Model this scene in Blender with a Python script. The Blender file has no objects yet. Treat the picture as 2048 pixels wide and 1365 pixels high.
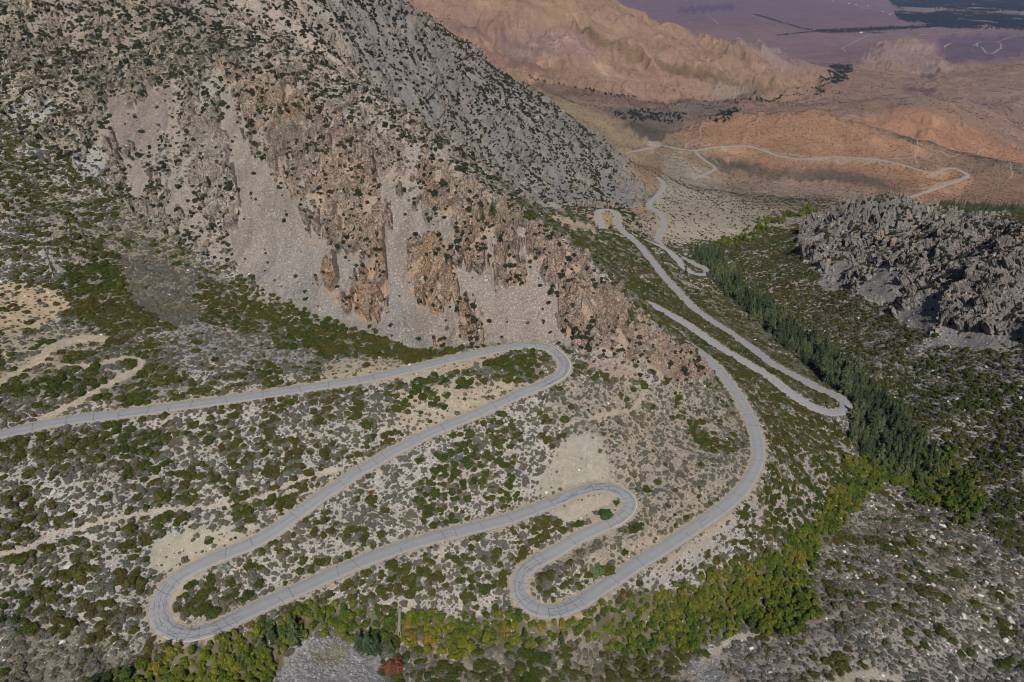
import bpy, bmesh, math, random
import numpy as np
from mathutils import Vector, Matrix, Euler
random.seed(7); RNG = np.random.default_rng(11)
scn = bpy.context.scene
# ------------------------------------------------------------ camera, sky, sun, exposure
CAMZ = 1100.0
PITCH = 30.0
cam_d = bpy.data.cameras.new('camera'); cam = bpy.data.objects.new('camera', cam_d)
scn.collection.objects.link(cam); scn.camera = cam
cam.location = (0, 0, CAMZ); cam.rotation_euler = (math.radians(90 - PITCH), 0, 0)
cam_d.sensor_width = 36; cam_d.lens = 24; cam_d.clip_start = 1; cam_d.clip_end = 90000
SUN_EL, SUN_AZ = 47.0, 6.0      # azimuth of the sun: degrees to the right of straight behind the camera
w = bpy.data.worlds.new('World'); scn.world = w; w.use_nodes = True
wn = w.node_tree.nodes; wl = w.node_tree.links
sky = wn.new('ShaderNodeTexSky'); sky.sky_type = 'NISHITA'; sky.sun_disc = False
sky.sun_elevation = math.radians(SUN_EL); sky.altitude = 2000; sky.air_density = 1.0; sky.dust_density = 0.6
sd = Vector((math.sin(math.radians(SUN_AZ)) * math.cos(math.radians(SUN_EL)), -math.cos(math.radians(SUN_AZ)) * math.cos(math.radians(SUN_EL)), math.sin(math.radians(SUN_EL))))
sky.sun_rotation = math.atan2(sd.x, sd.y)
wl.new(sky.outputs[0], wn['Background'].inputs[0]); wn['Background'].inputs[1].default_value = 0.05
sun_d = bpy.data.lights.new('sun', 'SUN'); sun = bpy.data.objects.new('sun', sun_d); scn.collection.objects.link(sun)
sun_d.energy = 4.6; sun_d.angle = math.radians(0.5); sun_d.color = (1.0, 0.965, 0.92)
sun.rotation_euler = (-sd).to_track_quat('-Z', 'Y').to_euler()
sun.location = (0, 0, CAMZ + 50)
vs = scn.view_settings; vs.view_transform = 'Standard'; vs.look = 'None'; vs.gamma = 1; vs.exposure = -0.10
scn.cycles.volume_bounces = 0; scn.cycles.filter_width = 1.0

# ------------------------------------------------------------ pixel <-> world (photo pixels, 2048 x 1365)
F = 1365.33; CP, SP = math.cos(math.radians(PITCH)), math.sin(math.radians(PITCH))
def fz(v): return SP + CP * (v - 682.5) / F
def fy(v): return CP - SP * (v - 682.5) / F
def P_D(u, v, D): return ((u - 1024) / F * D, fy(v) * D, -fz(v) * D)
def P_z(u, v, z): return P_D(u, v, -z / fz(v))
def project(X, Y, Z):
    D = Y * CP - Z * SP
    return 1024 + F * X / D, 682.5 + F * (-(Y * SP + Z * CP)) / D, D
# ------------------------------------------------------------ noise
def _h(ix, iy, seed):
    h = (ix.astype(np.int64) * 374761393 + iy.astype(np.int64) * 668265263 + seed * 1442695041) & 0xffffffff
    h = ((h ^ (h >> 13)) * 1274126177) & 0xffffffff
    return (h ^ (h >> 16)) & 0xffff
_ang = np.linspace(0, 2 * np.pi, 65536, endpoint=False)
_GX, _GY = np.cos(_ang).astype(np.float32), np.sin(_ang).astype(np.float32)
def pn(x, y, seed=0):
    fx, fy_ = np.floor(x), np.floor(y); ix, iy = fx.astype(np.int64), fy_.astype(np.int64)
    dx, dy = (x - fx).astype(np.float32), (y - fy_).astype(np.float32)
    ux = dx * dx * dx * (dx * (dx * 6 - 15) + 10); uy = dy * dy * dy * (dy * (dy * 6 - 15) + 10)
    def g(a, b):
        k = _h(ix + a, iy + b, seed); return _GX[k] * (dx - a) + _GY[k] * (dy - b)
    n0 = g(0, 0); n1 = g(1, 0); n2 = g(0, 1); n3 = g(1, 1)
    return (n0 + ux * (n1 - n0) + uy * ((n2 + ux * (n3 - n2)) - (n0 + ux * (n1 - n0)))) * 1.5
def fbm(x, y, seed=0, octv=4, gain=.5):
    r = 0; a = 1
    for i in range(octv): r = r + a * pn(x * 2**i, y * 2**i, seed + i * 7); a *= gain
    return r
def ridged(x, y, seed=0, octv=4, gain=.5):
    r = 0; a = 1; wgt = 1
    for i in range(octv):
        n = (1 - np.abs(pn(x * 2**i, y * 2**i, seed + i * 7)) * 1.3); n = n * n * wgt
        r = r + a * n; wgt = np.clip(n * 1.4, 0, 1); a *= gain
    return r
def sstep(a, b, x):
    t = np.clip((x - a) / (b - a), 0, 1); return t * t * (3 - 2 * t)

# ------------------------------------------------------------ roads: photo traces with heights below the camera
def ramp(pts, keys):
    """pts: pixel points, keys: {index: z}; height runs linearly in between; returns world points"""
    ks = sorted(keys); d = [0]
    for a, b in zip(pts, pts[1:]): d.append(d[-1] + math.hypot(b[0] - a[0], b[1] - a[1]))
    out = []
    for i, p in enumerate(pts):
        z = np.interp(d[i], [d[k] for k in ks], [keys[k] for k in ks]); out.append(P_z(p[0], p[1], z))
    return out
def spline(P, n=6, zs=True):
    P = [np.array(p, float) for p in P]; out = []
    for i in range(len(P) - 1):
        p0 = P[max(i - 1, 0)]; p1 = P[i]; p2 = P[i + 1]; p3 = P[min(i + 2, len(P) - 1)]
        for k in range(n):
            t = k / n
            out.append(.5 * ((2 * p1) + (-p0 + p2) * t + (2 * p0 - 5 * p1 + 4 * p2 - p3) * t * t + (-p0 + 3 * p1 - 3 * p2 + p3) * t**3))
    out.append(P[-1]); return np.array(out)
rA = [(-260,905),(-120,887),(0,869),(68,853.5),(137,840),(239,828.6),(342,814),(444,801),(547,786),(632,773),(700,763),(748,755),(817,739),(885,723),(953,708),(1005,697),(1039,691),(1073,690),(1100,697),(1121,714),(1130,731),(1124,748),(1104,761),(1073,775),(1039,788),(988,811),(936,835),(892,852),(851,870),(817,888),(782,905),(748,926),(714,944),(690,961),(649,988),(598,1025),(547,1063),(496,1090),(444,1111),(393,1133),(359,1153),(335,1176),(320,1203),(318,1230),(331,1254),(359,1268),(386,1268),(427,1258),(461,1241),(513,1217),(547,1201),(598,1179),(649,1155),(694,1136),(748,1114),(817,1090),(885,1071),(953,1054),(1022,1036),(1073,1017),(1117,1000),(1158,983),(1192,975),(1220,975),(1244,985),(1260,1002),(1258,1019),(1240,1036),(1210,1051),(1158,1075),(1107,1106),(1064,1128),(1043,1149),(1037,1172),(1042,1194),(1059,1212),(1083,1222),(1111,1223),(1141,1213),(1176,1195),(1227,1160),(1278,1126),(1329,1095),(1390,1055),(1450,1013),(1485,979),(1505,947),(1517,912),(1512,867),(1495,826),(1471,785),(1444,748),(1413,717),(1382,695),(1350,676)]
kA = {0:-166, 2:-173, 18:-193, 43:-210, 63:-225, 76:-231, 87:-240, 94:-247}
rB = [(1264,597),(1295,607),(1329,624),(1375,650),(1420,682),(1450,702),(1502,731),(1553,765),(1587,791),(1621,812),(1655,825),(1679,824),(1691,814),(1685,801),(1669,790),(1638,777),(1587,751),(1543,727),(1508,700),(1474,676),(1440,653),(1406,631),(1381,610),(1362,590),(1346,572),(1329,554),(1310,529),(1293,508),(1279,491),(1260,474),(1243,460),(1234,443),(1235,431),(1228,423),(1214,420),(1200,421),(1195,428),(1200,443),(1206,457),(1214,466)]
kB = {0:-272, 11:-288, 14:-291, 29:-323, 39:-332}
rC = [(1288,481),(1310,489),(1332,500),(1349,513),(1361,527),(1373,541),(1390,549),(1409,549),(1416,543),(1404,535),(1378,523),(1354,511),(1333,499),(1318,487),(1316,476),(1325,462),(1328,445),(1322,430),(1310,421),(1299,413),(1300,406),(1310,396),(1322,380),(1327,369),(1322,361),(1313,356)]
kC = {0:-342, 7:-352, 13:-362, 19:-374, 25:-390}
rD = [(1238,316),(1264,305),(1284,300),(1305,295),(1320,291.5),(1340,294.5),(1366,299),(1392,301),(1430,295),(1474,292.5),(1495,292.5),(1526,301),(1553,311),(1594,318),(1638,317),(1673,314.5),(1724,317),(1765,321),(1809,331),(1843,341.5),(1867,345),(1881,342),(1896,337),(1915,339),(1932,347.5),(1934,354),(1915,362),(1881,374),(1854,384),(1826,393),(1814,402),(1816,414)]
kD = {0:-418, 4:-430, 7:-441, 16:-452, 25:-470, 31:-478}
rE = [(1392,302),(1397,311),(1414,323),(1429,334),(1427,341),(1405,351),(1387,359)]
kE = {0:-441, 6:-441}
rJ = [(1350,676),(1300,640),(1245,590),(1210,548),(1197,526)]   # behind the spur
kJ = {0:-247, 4:-258}
# hidden stretch joins J to B behind the spur
ROADS = {}
ROADS['A'] = spline(ramp(rA, {0:-166, 2:-173, 18:-193, 43:-210, 63:-225, 76:-231, 87:-240, 94:-247}))
pj = ramp(rJ, kJ); pb = ramp(rB, kB)
ROADS['B'] = spline(pj + [P_z(1200, 535, -263), P_z(1235, 572, -268)] + pb)
ROADS['C'] = spline(ramp(rC, kC)); ROADS['D'] = spline(ramp(rD, kD)); ROADS['E'] = spline(ramp(rE, kE))
RW = {'A': 3.3, 'B': 3.5, 'C': 3.5, 'D': 3.5, 'E': 2.6}    # half widths
# ------------------------------------------------------------ terrain control points
CT = []      # (s, t, e)
def cD(u, v, D): x, y, z = P_D(u, v, D); CT.append((x / y, math.log(y), z / y))
def cz(u, v, z): cD(u, v, -z / fz(v))
for k, st in (('A', 9), ('B', 9), ('C', 9), ('D', 9), ('E', 12)):
    for p in ROADS[k][::st]: CT.append((p[0] / p[1], math.log(p[1]), p[2] / p[1]))
for q in [(0,1365,-200),(0,1100,-188),(-250,1200,-190),(-300,1365,-196),(260,1350,-214),(200,1250,-208),(600,1365,-222),(900,1365,-232),(1200,1365,-246),(1500,1365,-252),(1800,1365,-250),(2048,1365,-256),(2300,1300,-262),
 (1700,1250,-252),(1900,1250,-257),(2048,1200,-272),(1960,1020,-285),(2048,1050,-276),(1900,950,-292),(1800,900,-297),(400,1330,-216),(700,1265,-227),(950,1260,-238),(1200,1245,-247),(1400,1215,-254),(1550,1150,-263),(1650,1050,-274),(1700,980,-285),(1800,1080,-277),
 (1745,840,-301),(1720,790,-303),(1650,720,-315),(1580,660,-328),(1500,590,-342),(1440,540,-358),(1400,500,-372),(1480,470,-382),(1560,430,-392),(1620,420,-398),
 (1850,850,-288),(1950,850,-275),(2048,900,-265),(2048,800,-256),(2300,850,-240),(1900,720,-272),(1800,680,-285),(1700,620,-303),(1600,560,-325),(1500,510,-352),(1650,520,-315),
 (2048,680,-243),(2300,700,-215),(1590,490,-340),(1640,450,-318),(1700,420,-285),(1800,418,-268),(1900,440,-240),(2048,465,-212),(2300,480,-180),(1700,560,-302),(1800,600,-280),(1880,640,-263),(2048,640,-238),(1850,520,-256),(1950,520,-236),
 (1700,405,-430),(1900,425,-440),(2048,440,-440),(1400,430,-385),(1450,400,-410),(1350,340,-425),(1300,335,-402),(1550,380,-460),(1700,370,-480),(2000,400,-480),(1500,330,-458),
 (1060,165,-330),(1200,225,-375),(1330,286,-426),(1430,340,-460),
 (0,1000,-181),(150,950,-180),(500,950,-197),(800,1000,-212),(600,1100,-208),(1000,950,-212),(1000,1130,-225),(850,1180,-224),(1300,800,-212),(1350,900,-225),(1200,850,-208),(1420,850,-233),(1350,1000,-230),(1200,900,-213),(1600,900,-262),(1600,1000,-262),(1450,1100,-250),(1560,840,-268)]: cz(*q)
for q in [(1800,440,980),(1950,470,850),(2048,500,800),(1060,200,1650),(1150,260,1552),(1250,300,1577),(1100,190,2200),(1250,245,2200),(1300,240,2300),(1380,280,2050),
 (1340,270,1970),(1400,240,2000),(1480,228,1980),(1550,220,1930),(1650,228,1900),(1750,258,1850),(1850,288,1780),(1930,328,1700),(2048,350,1700),(2300,370,1650),
 (1800,300,2100),(1740,238,2300),(1850,205,2400),(1950,250,2350),(2048,320,2150),(1900,300,2150),(1850,190,3300),(2048,280,2500),(2300,280,2400),(2048,200,3200),(2048,130,4500),(1900,150,4000),(1700,200,3100),(1550,205,2950),(1400,205,2800),(1250,195,2750),(1300,215,2550),
 (1060,160,2900),(1130,-20,3900),(950,-40,3600),(1250,20,3950),(1400,75,3950),(1500,82,3950),(1600,130,3850),(1650,155,3800),(1000,60,3300),(1200,90,3450),(1400,140,3450),(1130,60,5500),(1400,100,5000),(1600,137,4600),
 (1700,110,5400),(1450,50,8000),(1600,60,7700),(1400,30,9500),(1300,0,12500),(1600,10,12000),(1750,60,8000),(2048,60,8000),(2000,100,6000),(1600,0,13500),(2048,0,13500),(2300,60,8000),(2300,130,4500),
 (1806,77,5500),(1860,92,5300),(1775,84,5450),(1905,150,4600),(1724,133,4700),(1830,100,6300),(1815,120,4900),
 (780,0,1050),(930,90,1150),(1050,180,1230),(1150,240,1280),(1240,310,1290),(1300,392,1230),(900,120,1500),(1050,220,1450),(1180,290,1450),(900,200,1020),(1000,300,1060),(1100,350,1100),(1000,390,930),(1100,408,1010),(1200,412,1080),
 (850,100,980),(800,200,900),(700,50,830),(700,150,750),(600,60,690),(850,290,640),(950,370,720),(1050,430,860),(1150,465,830),(750,200,620),(640,120,590),
 (430,125,512),(560,150,497),(640,195,477),(720,255,458),(800,300,441),(870,330,436),(950,390,425),(1000,420,420),(1080,470,412),(1150,515,405),(1210,580,396),(1260,620,393),(1330,680,402),(1370,715,422),(1430,760,432),
 (1100,680,385),(1000,680,382),(860,695,378),(700,655,395),(560,600,415),(470,545,430),(340,480,450),(200,400,465),(0,400,440),(0,250,500),(0,0,600),(250,0,640),(500,0,690),(200,200,520),(0,560,385),(0,700,330),(200,650,365),(300,560,410),(400,700,345),(500,60,620),
 (-300,0,600),(-300,400,430),(-300,700,300),(0,-100,700),(400,-100,760),(700,-80,950),(0,60,1500),(500,60,1600),(750,60,1900),(500,60,3500),(0,60,4000)]: cD(*q)
for u in (-100, 700, 1300, 1700, 2300): cD(u, -55, 36000)
for u in (0, 600, 1000): cD(u, 40, 9000)
CT = np.array(CT)
def tps_fit(P, val, lam):
    n = len(P); d = np.linalg.norm(P[:, None] - P[None], axis=2); K = d * d * np.log(d + 1e-9) + lam * np.eye(n)
    A = np.zeros((n + 3, n + 3)); A[:n, :n] = K; A[:n, n] = 1; A[:n, n + 1:] = P; A[n:, :n] = A[:n, n:].T
    b = np.zeros(n + 3); b[:n] = val; return np.linalg.solve(A, b)
TW = tps_fit(CT[:, :2], CT[:, 2], 2e-4)
def tps(S, T):
    r = TW[-3] + TW[-2] * S + TW[-1] * T
    for i in range(len(CT)):
        d2 = (S - CT[i, 0])**2 + (T - CT[i, 1])**2; r = r + TW[i] * .5 * d2 * np.log(d2 + 1e-12)
    return r
cs = np.linspace(-2.0, 2.0, 420); ct = np.linspace(math.log(70), math.log(52000), 560)
CE = tps(*np.meshgrid(cs, ct))
def bil(A, x, y):
    x = np.clip(x, 0, A.shape[1] - 1.001); y = np.clip(y, 0, A.shape[0] - 1.001)
    i = x.astype(int); j = y.astype(int); fx = x - i; fy_ = y - j
    return (A[j, i] * (1 - fx) + A[j, i + 1] * fx) * (1 - fy_) + (A[j + 1, i] * (1 - fx) + A[j + 1, i + 1] * fx) * fy_
def base_e(S, T):
    x = (S - cs[0]) / (cs[1] - cs[0]); y = (T - ct[0]) / (ct[1] - ct[0])
    return bil(CE, x, y)
def relax(e, Y): return np.maximum(np.minimum(e, 60.0 / Y), -1100.0 / Y)
# ------------------------------------------------------------ polar sheet (fine near, coarse far)
tt = [math.log(88)]
while tt[-1] < math.log(50000):
    Yv = math.exp(tt[-1])
    tt.append(tt[-1] + (0.0032 if Yv < 180 else 0.0022 if Yv < 620 else 0.0027 if Yv < 1400 else 0.005 if Yv < 6500 else 0.02))
tt = np.array(tt); NC = 1500; NR = len(tt)
wT = np.interp(np.exp(tt), [88, 200, 320, 600, 1500, 50000], [1.75, 1.38, 1.14, 0.98, .9, .9])
sg = np.linspace(-1, 1, NC)
S = sg[None, :] * wT[:, None]; T = np.repeat(tt[:, None], NC, 1); Y = np.exp(T); X = S * Y
E = relax(base_e(S, T), Y); Z = E * Y
# ------------------------------------------------------------ ground cover zones (outlines on the ground, found by sighting them)
MW, MH = 1344, 840          # raster of the sighted outlines, 2 photo pixels per cell, with a margin
OX, OY = 320, 160
def raster(poly, feather=3):
    p = (np.array(poly, float) + [OX, OY]) / 2; m = np.zeros((MH, MW), np.float32)
    y0, y1 = int(max(p[:, 1].min() - 1, 0)), int(min(p[:, 1].max() + 2, MH))
    for y in range(y0, y1):
        xs = []
        for i in range(len(p)):
            a, b = p[i - 1], p[i]
            if (a[1] <= y + .5) != (b[1] <= y + .5): xs.append(a[0] + (y + .5 - a[1]) / (b[1] - a[1]) * (b[0] - a[0]))
        xs.sort()
        for a, b in zip(xs[::2], xs[1::2]):
            a = int(max(a, 0)); b = int(min(b, MW)); m[y, a:b] = 1
    for _ in range(feather):
        m[1:-1] = (m[:-2] + m[2:] + 2 * m[1:-1]) / 4; m[:, 1:-1] = (m[:, :-2] + m[:, 2:] + 2 * m[:, 1:-1]) / 4
    return m
def srgb(*c): return [((x / 255 + .055) / 1.055)**2.4 if x > 10 else x / 255 / 12.92 for x in c]
CH = ['r', 'g', 'b', 'crag', 'scree', 'green', 'sage', 'dark', 'ero', 'rub']
# (outline, feather, Y range, values)
ZN = []
def zone(poly, fe=3, yr=(0, 1e9), col=None, k=1.0, **kw):
    d = dict(kw)
    if 'rub' not in d and 'sage' in d: d['rub'] = min(1, max(0, d['sage'] * 1.6 - .1)) if d.get('crag', 0) < .3 else 1
    if col: d['r'], d['g'], d['b'] = srgb(*col)
    ZN.append((poly, fe, yr, d, k))
BIG = [(-320,-160),(2360,-160),(2360,1520),(-320,1520)]
NEARY = (0, 880)
zone(BIG, 0, (0, 1e9), (164,158,151), crag=0, scree=0, green=.58, sage=1.3, dark=0, ero=.25)
# --- far plain, hills beyond
zone(BIG, 0, (1000, 1e9), (150,127,106), green=0, sage=0, dark=.3, ero=.5)
zone(BIG, 0, (2350, 1e9), (148,122,106), dark=.15, ero=.4)
zone(BIG, 0, (5200, 1e9), (130,108,108), dark=0, ero=.12)
FARY = (2300, 1e9)
zone([(700,-160),(1280,-160),(1400,60),(1520,75),(1600,125),(1660,160),(1630,192),(1500,205),(1350,198),(1180,188),(1050,165),(900,100)], 4, (2300,5000), (158,130,106), ero=1.0, dark=.2)
zone([(1000,60),(1060,55),(1110,90),(1080,120),(1010,110)], 4, (2300,5000), (136,116,110), crag=.7, k=.8)
zone([(820,0),(1000,20),(1180,60),(1250,100),(1130,110),(1000,80),(900,70)], 8, (2300,5000), (146,116,104), k=.6)
zone([(1020,50),(1120,60),(1200,90),(1190,130),(1080,110)], 8, (2300,5000), (158,132,122), k=.7)
zone([(1300,80),(1450,90),(1600,140),(1560,170),(1400,130)], 8, (2300,5000), (156,130,106), k=.8)
zone([(1160,50),(1290,104),(1420,146),(1560,170),(1540,178),(1400,158),(1280,120),(1170,76)], 3, (2300,5000), (112,94,66), k=.7)
zone([(960,90),(1040,110),(1120,140),(1060,150),(980,120)], 5, (2300,5000), (128,96,88), k=.6)
zone([(1190,120),(1280,150),(1300,185),(1220,180)], 5, (2300,5000), (166,140,122), k=.6)
zone([(1420,165),(1480,160),(1520,195),(1440,200)], 4, (2300,5000), (132,126,118), k=.6)
zone([(880,30),(930,40),(1000,90),(940,80)], 4, (2300,5000), (120,98,92), k=.5)
zone([(1480,60),(1560,85),(1640,140),(1560,128),(1500,100),(1440,78)], 4, (2300,5000), (148,128,122), k=.9, crag=.4)
zone([(1060,160),(1200,185),(1420,200),(1640,192),(1500,212),(1250,208),(1080,185)], 4, (2300,4000), (112,92,84), k=.8)
zone([(1190,215),(1420,205),(1500,230),(1330,250),(1250,245)], 4, (2000,4000), (120,112,104), k=.8, dark=.8)
zone([(1690,200),(2360,130),(2360,260),(1900,210)], 14, (2300,9000), (148,124,112), k=.7)
zone([(1750,75),(1810,70),(1870,85),(1910,150),(1860,152),(1800,135),(1720,130)], 4, (4000,6500), (150,128,118), crag=.35, ero=.9)
zone([(1770,125),(1850,150),(1730,140),(1700,130)], 4, (3000,6500), (158,130,108))
zone([(1880,70),(2360,70),(2360,105),(2048,108),(1990,120),(1890,125)], 3, (4200,9500), (104,88,98))
zone([(1180,-160),(1480,-30),(1800,30),(1800,62),(1400,60),(1200,10)], 10, (5200,3e4), (118,98,104), k=.7)
zone([(1850,-10),(2360,-20),(2360,40),(2100,50),(1800,20)], 6, (7000,4e4), (134,122,100), k=.9)
zone([(1350,14),(1480,10),(1470,22),(1360,24)], 5, (8000,4e4), (88,72,88), k=.8)
zone([(1810,172),(1880,174),(1870,184),(1800,180)], 3, (2500,6000), (95,72,80), k=.8)
# --- middle distance
MIDY = (1000, 2300)
zone([(1000,160),(1080,160),(1200,222),(1330,284),(1450,345),(1380,365),(1240,318),(1150,262),(1050,200)], 3, (1100,2050), (150,132,108), dark=.5)
zone([(1240,318),(1330,335),(1400,370),(1330,400),(1280,370)], 6, (1000,1800), (150,124,104), k=.8)
zone([(1330,300),(1440,355),(1500,400),(1560,410),(1500,480),(1330,490),(1290,400),(1330,360)], 4, (800,1700), (156,146,130), dark=.4, green=.03, sage=.4)
zone([(1240,245),(1330,235),(1400,245),(1340,262),(1320,280),(1400,300),(1300,285)], 3, (1500,2350), (100,92,84), dark=.5)
zone([(1370,290),(1400,262),(1440,258),(1430,290)], 4, (1600,2100), (150,120,108))
HILL = [(1360,262),(1400,240),(1480,226),(1550,216),(1650,224),(1750,254),(1850,284),(1930,325),(2048,347),(2360,360),(2360,430),(1820,425),(1700,420),(1560,370),(1430,310),(1400,290)]
zone(HILL, 3, (1380,2080), (160,126,100), dark=.6, ero=.8)
zone([(1480,310),(1600,335),(1720,340),(1840,372),(1820,392),(1640,360),(1540,345),(1460,330)], 4, (1400,1900), (144,112,94), k=.8)
zone([(1400,310),(1480,315),(1560,335),(1700,345),(1820,385),(1700,372),(1560,352),(1440,340)], 4, (1350,1900), (100,94,84), k=.85, dark=.6)
zone([(1420,342),(1560,356),(1720,380),(1810,398),(1800,420),(1700,424),(1560,405),(1440,380)], 6, (1200,1700), (150,130,114), dark=.6)
zone([(1400,360),(1560,385),(1640,405),(1740,420),(1600,420),(1460,400)], 5, (1100,1600), (122,116,102), k=.7, dark=.5)
zone([(1720,255),(1840,268),(1960,305),(2048,330),(2048,345),(1940,325),(1850,285),(1790,268)], 2, (1500,2100), (96,92,82), dark=.7, k=.8)
zone([(1800,330),(1880,290),(2000,330),(2048,350),(2048,420),(1900,420),(1940,360),(1900,335)], 6, (1350,1900), (138,114,96), k=.8)
zone([(1700,246),(1750,232),(1850,200),(1950,245),(2060,318),(2360,380),(2360,420),(2048,350),(1900,325),(1800,270)], 3, (1950,2450), (162,124,98), ero=.8)
zone([(1850,210),(1900,215),(1960,262),(1900,250)], 5, (1950,2450), (166,132,106))
zone([(1480,430),(1640,425),(1600,470),(1500,480)], 4, (850,1500), (146,136,122), dark=.5, sage=.3)
zone([(1780,408),(2360,440),(2360,460),(1780,425)], 3, (1150,1500), (128,120,92), dark=.2)
# --- left mountain
MTN = [(-320,-160),(700,-160),(780,-4),(930,86),(1050,176),(1150,236),(1240,306),(1312,396),(1310,408),(1200,415),(1080,410),(1000,394),(1080,450),(1150,490),(1210,560),(1280,620),(1350,685),(1410,735),(1440,775),(1260,748),(1140,700),(1080,690),(860,700),(700,660),(560,600),(470,545),(330,470),(240,400),(150,330),(0,230),(-320,180)]
MY = (320, 1400)
zone(MTN, 3, MY, (146,137,127), green=.0, sage=.35, dark=.75, ero=.8, crag=.16, rub=1)
zone([(-320,-160),(460,-160),(430,120),(330,180),(200,190),(150,330),(0,230),(-320,180)], 8, (350,900), (148,137,124), dark=.95, crag=.18, sage=.7, rub=1)
zone([(380,-160),(560,-160),(600,60),(640,150),(430,125),(330,60)], 8, (400,1000), (132,126,120), dark=1.0, crag=.4, k=.8, rub=1)
zone([(560,-40),(640,50),(760,200),(860,290),(960,370),(1080,445),(900,350),(780,290),(690,200),(600,140),(440,90),(430,0)], 4, (450,1000), (164,150,140), dark=.5, crag=.1, k=.75, rub=1)
zone([(620,-160),(700,-160),(780,-4),(930,86),(1050,176),(1150,236),(1240,306),(1312,396),(1290,412),(1200,415),(1080,410),(1000,394),(870,300),(760,200),(680,90)], 4, (560,1400), (136,131,125), dark=.85, crag=.6, ero=1, sage=.3, rub=1)
GS = (128,126,124)
for q in ([(985,330),(1000,300),(1040,370),(1100,405),(1070,408),(1000,392)], [(1085,330),(1110,315),(1180,400),(1210,412),(1110,408)], [(1195,350),(1215,345),(1285,410),(1220,412)], [(845,190),(880,170),(886,255),(858,240)],
          [(740,110),(770,130),(870,255),(820,230),(760,160)], [(980,260),(1010,255),(1020,300),(1000,310)], [(700,0),(725,20),(760,90),(735,70)], [(905,150),(925,160),(1010,250),(970,230)], [(1000,395),(1060,395),(1200,410),(1080,415)]):
    zone(q, 3, (560,1400), GS, crag=.02, scree=.7, dark=.12, sage=.1, k=.9)
SC = dict(crag=0, scree=1, dark=.05, sage=.04, green=0)
SCOL = (146,136,126)
S3 = [(445,190),(470,190),(500,290),(545,340),(600,420),(640,480),(700,505),(775,500),(770,430),(745,370),(740,330),(760,320),(800,380),(850,440),(920,430),(1000,450),(1060,520),(1110,590),(1135,690),(1080,690),(860,700),(700,660),(560,600),(478,548),(450,470),(440,380),(470,330)]
zone(S3, 3, (320,700), SCOL, **SC)
zone([(560,480),(700,520),(800,560),(820,640),(860,695),(700,655),(560,600),(490,550)], 10, (320,700), (143,137,131), k=.8)
zone([(1000,590),(1120,600),(1135,690),(900,695),(860,640)], 8, (320,700), (154,138,124), k=.4)
zone([(215,200),(235,185),(262,235),(300,180),(345,165),(335,230),(318,290),(290,320),(270,290),(240,300),(225,260)], 3, (350,800), (138,126,118), **SC)
zone([(240,300),(262,310),(300,370),(285,400),(262,360)], 3, (350,800), SCOL, **SC)
zone([(330,440),(345,390),(380,350),(392,370),(375,410),(350,450)], 3, (350,800), SCOL, **SC)
zone([(425,250),(450,250),(470,330),(490,400),(470,410),(440,330)], 3, (350,800), SCOL, **SC)
zone([(500,430),(540,380),(600,400),(560,480)], 5, (350,800), SCOL, **SC)
CR = dict(crag=1, scree=0, dark=.75, sage=0, green=0)
CCOL = (158,141,124)
for q, c in (([(430,115),(560,148),(600,180),(640,192),(700,262),(740,300),(760,350),(785,430),(770,500),(720,508),(690,480),(650,470),(640,420),(600,400),(560,350),(545,290),(500,250),(470,200)], CCOL),
             ([(640,545),(650,520),(680,500),(690,560),(668,612),(650,590)], (156,134,110)),
             ([(700,610),(712,560),(735,510),(775,500),(775,590),(752,655),(742,650),(725,632)], (162,136,114)),
             ([(820,555),(826,480),(850,455),(880,470),(908,530),(905,600),(875,625),(850,615)], (160,136,110)),
             ([(880,480),(905,498),(918,560),(945,600),(965,660),(958,690),(930,672),(900,600),(882,540)], (160,136,114)),
             ([(740,285),(800,298),(832,350),(822,372),(790,352),(756,330)], (158,144,130)), ([(400,262),(440,238),(470,330),(482,440),(440,474),(400,420)], (160,152,144)), ([(985,448),(1030,452),(1034,500),(990,500)], (160,142,124)), ([(600,420),(640,430),(655,470),(640,490)], (158,144,130)),
             ([(880,370),(930,374),(966,440),(970,532),(945,540),(920,480),(890,430)], (160,138,118)),
             ([(840,300),(880,330),(900,350),(920,400),(900,430),(850,400),(830,360)], (158,138,118)),
             ([(860,690),(868,665),(890,668),(895,694)], (162,136,112)),
             ([(985,520),(1010,500),(1060,540),(1050,580),(1000,570)], (158,140,122)),
             ([(860,300),(950,380),(1000,415),(1040,440),(1010,500),(960,460),(930,420)], (156,140,124)),
             ([(1040,430),(1100,470),(1150,505),(1210,570),(1260,615),(1330,675),(1400,722),(1436,770),(1400,765),(1330,760),(1300,740),(1250,745),(1200,712),(1150,690),(1115,640),(1125,590),(1080,530),(1050,500)], (160,140,124))):
    zone(q, 2, (320,720), c, **CR)
zone([(530,260),(620,200),(680,260),(650,330),(600,380),(560,340)], 8, (320,720), (136,128,116), k=.7)
zone([(560,190),(620,195),(610,260),(575,250)], 5, (320,720), (158,122,92), k=.5)
zone([(1160,715),(1230,720),(1300,755),(1240,758),(1180,738)], 3, (300,500), (164,142,130), crag=.1, scree=1, dark=.05)
zone([(1310,760),(1400,780),(1440,800),(1450,840),(1380,800)], 4, (300,520), (162,136,118), crag=.1, green=.15, sage=.3, dark=.2, k=.8)
# pale outcrops low on the left
for q in ([(80,450),(120,430),(165,460),(170,520),(140,540),(110,555),(85,500)], [(25,200),(60,185),(105,210),(110,250),(60,250)], [(140,310),(200,295),(225,330),(210,365),(150,345)], [(0,380),(60,390),(50,430),(0,440)]):
    zone(q, 3, (300,700), (154,151,147), crag=.45, green=.3, sage=.3, dark=.2)
zone([(700,-8),(720,-8),(712,5),(700,5)], 2, (300,700), (150,140,128))
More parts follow.
